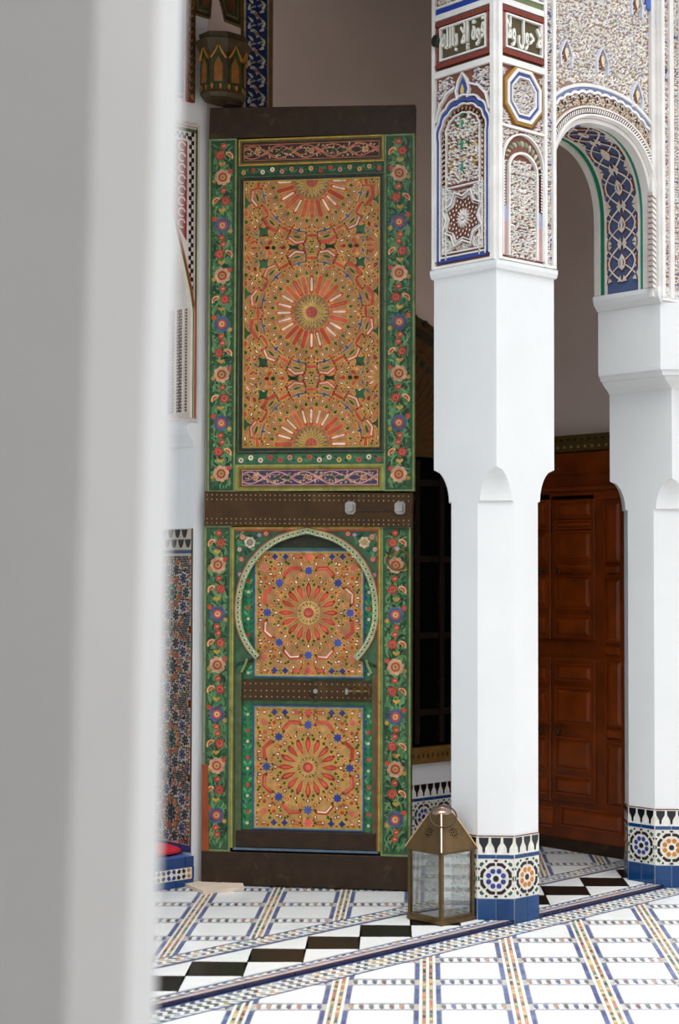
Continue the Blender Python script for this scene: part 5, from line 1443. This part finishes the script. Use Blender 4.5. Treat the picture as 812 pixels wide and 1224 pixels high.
# ================================================================== LANTERN
lan = empty('lantern'); tag(lan, 'aged brass candle lantern with glass sides standing beside the middle column', 'lantern')
lx0, lx1, ly0, ly1 = -.236, -.018, .125, .343
lcx, lcy = (lx0+lx1)/2, (ly0+ly1)/2; hs_ = .109; HZ = .335
m = MB(); m.box((lx0-.004, ly0-.004, .004), (lx1+.004, ly1+.004, .022), None)
for sx in (-1, 1):
    for sy in (-1, 1): m.box((lcx+sx*.09-.012, lcy+sy*.09-.012, 0), (lcx+sx*.09+.012, lcy+sy*.09+.012, .006), None)
m.build('base_plate', BRASS, lan)
for sx in (-1, 1):
    for sy in (-1, 1):
        m = MB(); x, y = lcx+sx*(hs_-.007), lcy+sy*(hs_-.007)
        m.box((x-.008, y-.008, .022), (x+.008, y+.008, HZ), None); m.build('corner_post', BRASS, lan)
for z0_, z1_ in ((.022, .034), (HZ-.014, HZ)):
    for s_ in (-1, 1):
        m = MB(); m.box((lx0+.016, lcy+s_*(hs_-.006)-.005, z0_), (lx1-.016, lcy+s_*(hs_-.006)+.005, z1_), None); m.build('frame_rail', BRASS, lan)
        m = MB(); m.box((lcx+s_*(hs_-.006)-.005, ly0+.016, z0_), (lcx+s_*(hs_-.006)+.005, ly1-.016, z1_), None); m.build('frame_rail', BRASS, lan)
for s_ in (-1, 1):
    m = MB(); m.box((lx0+.014, lcy+s_*(hs_-.007)-.0012, .03), (lx1-.014, lcy+s_*(hs_-.007)+.0012, HZ-.01), None); m.build('glass_pane', GLASS, lan)
    m = MB(); m.box((lcx+s_*(hs_-.007)-.0012, ly0+.014, .03), (lcx+s_*(hs_-.007)+.0012, ly1-.014, HZ-.01), None); m.build('glass_pane', GLASS, lan)
m = MB()
def sqr(h, z): return [(lcx-h, lcy-h, z), (lcx+h, lcy-h, z), (lcx+h, lcy+h, z), (lcx-h, lcy+h, z)]
m.loft([sqr(.118, HZ-.006), sqr(.120, HZ), sqr(.118, HZ+.004), sqr(.040, HZ+.158), sqr(.036, HZ+.160)], None)
roof = m.build('roof', BRASS, lan)
m = MB()
for sx, sy in ((-1, -1), (1, -1), (-1, 1), (1, 1)):
    m.tube([(lcx+sx*.119, lcy+sy*.119, HZ+.002), (lcx+sx*.040, lcy+sy*.040, HZ+.160)], .0035, None, 6)
m.build('roof_seam', mat('bright_brass_seam', (226, 190, 150), .3, metal=.8), roof)
for nx, ny, ux, uy in ((-1, 0, 0, -1), (0, -1, 1, 0)):
    m = MB()
    V_ = np.array([-nx*.078, -ny*.078, .154]); V_ /= np.linalg.norm(V_); U_ = np.array([ux, uy, 0.]); N_ = np.cross(U_, V_)
    bb = B((lcx+nx*.081, lcy+ny*.081, HZ+.078), U_, N_, V_)
    for k in range(8):
        m.prism(place(drop(.010, .006), .016*cos(k*pi/4), .016*sin(k*pi/4), k*pi/4), 0, .0012, None, bb); m.prism(place(disc(.0022, 6), .028*cos(k*pi/4+.4), .026*sin(k*pi/4+.4), 0), 0, .0012, None, bb)
    m.prism(place(disc(.004, 6), 0, 0, 0), 0, .0012, None, bb)
    m.build('painted_hole_star', BLACK, roof)  # black marks stand in for the dark of the pierced holes
m = MB(); prof = ((.044, .152), (.047, .160), (.045, .168), (.034, .176), (.022, .182), (.020, .186), (.010, .190), (.004, .196))
m.loft([[(lcx+r*cos(t), lcy+r*sin(t), HZ+z) for t in np.linspace(0, 2*pi, 21)[:-1]] for r, z in prof], None); m.build('cap', mat('dull_copper_cap', (176, 150, 136), .32, var=.2, metal=.85), lan, smooth=True)
m = MB(); U_ = np.array([.707, -.707, 0.]); V_ = np.array([.45, .45, .77]); V_ /= np.linalg.norm(V_)
c_ = np.array([lcx-.045, lcy-.045, HZ+.152])+U_*.008
m.tube([tuple(c_+U_*.062*cos(t)+V_*.058*sin(t)) for t in np.linspace(0, 2*pi, 33)[:-1]], .0040, None, 7, closed=True); m.build('carry_ring', IRON, lan, smooth=True)

# small dark fitting high on the gallery side of the middle block
c_ = at(512, 55, 0, -.0); c_ = np.array([-.001, .37, c_[2]])
m = MB(); m.loft([[(-.002-dx, .375+r*cos(t)*.8, c_[2]+r*sin(t)) for t in np.linspace(0, 2*pi, 15)[:-1]][::-1] for dx, r in ((-.004, .014), (.010, .016), (.014, .026), (.030, .030), (.034, .024))], None)
o = m.build('round_fitting', mat('black_plastic', (18, 18, 18), .4), None, smooth=True); tag(o, 'small round black fitting fixed high on the left of the carved column block', 'fitting')  # dark round fitting of unknown use, gives no light
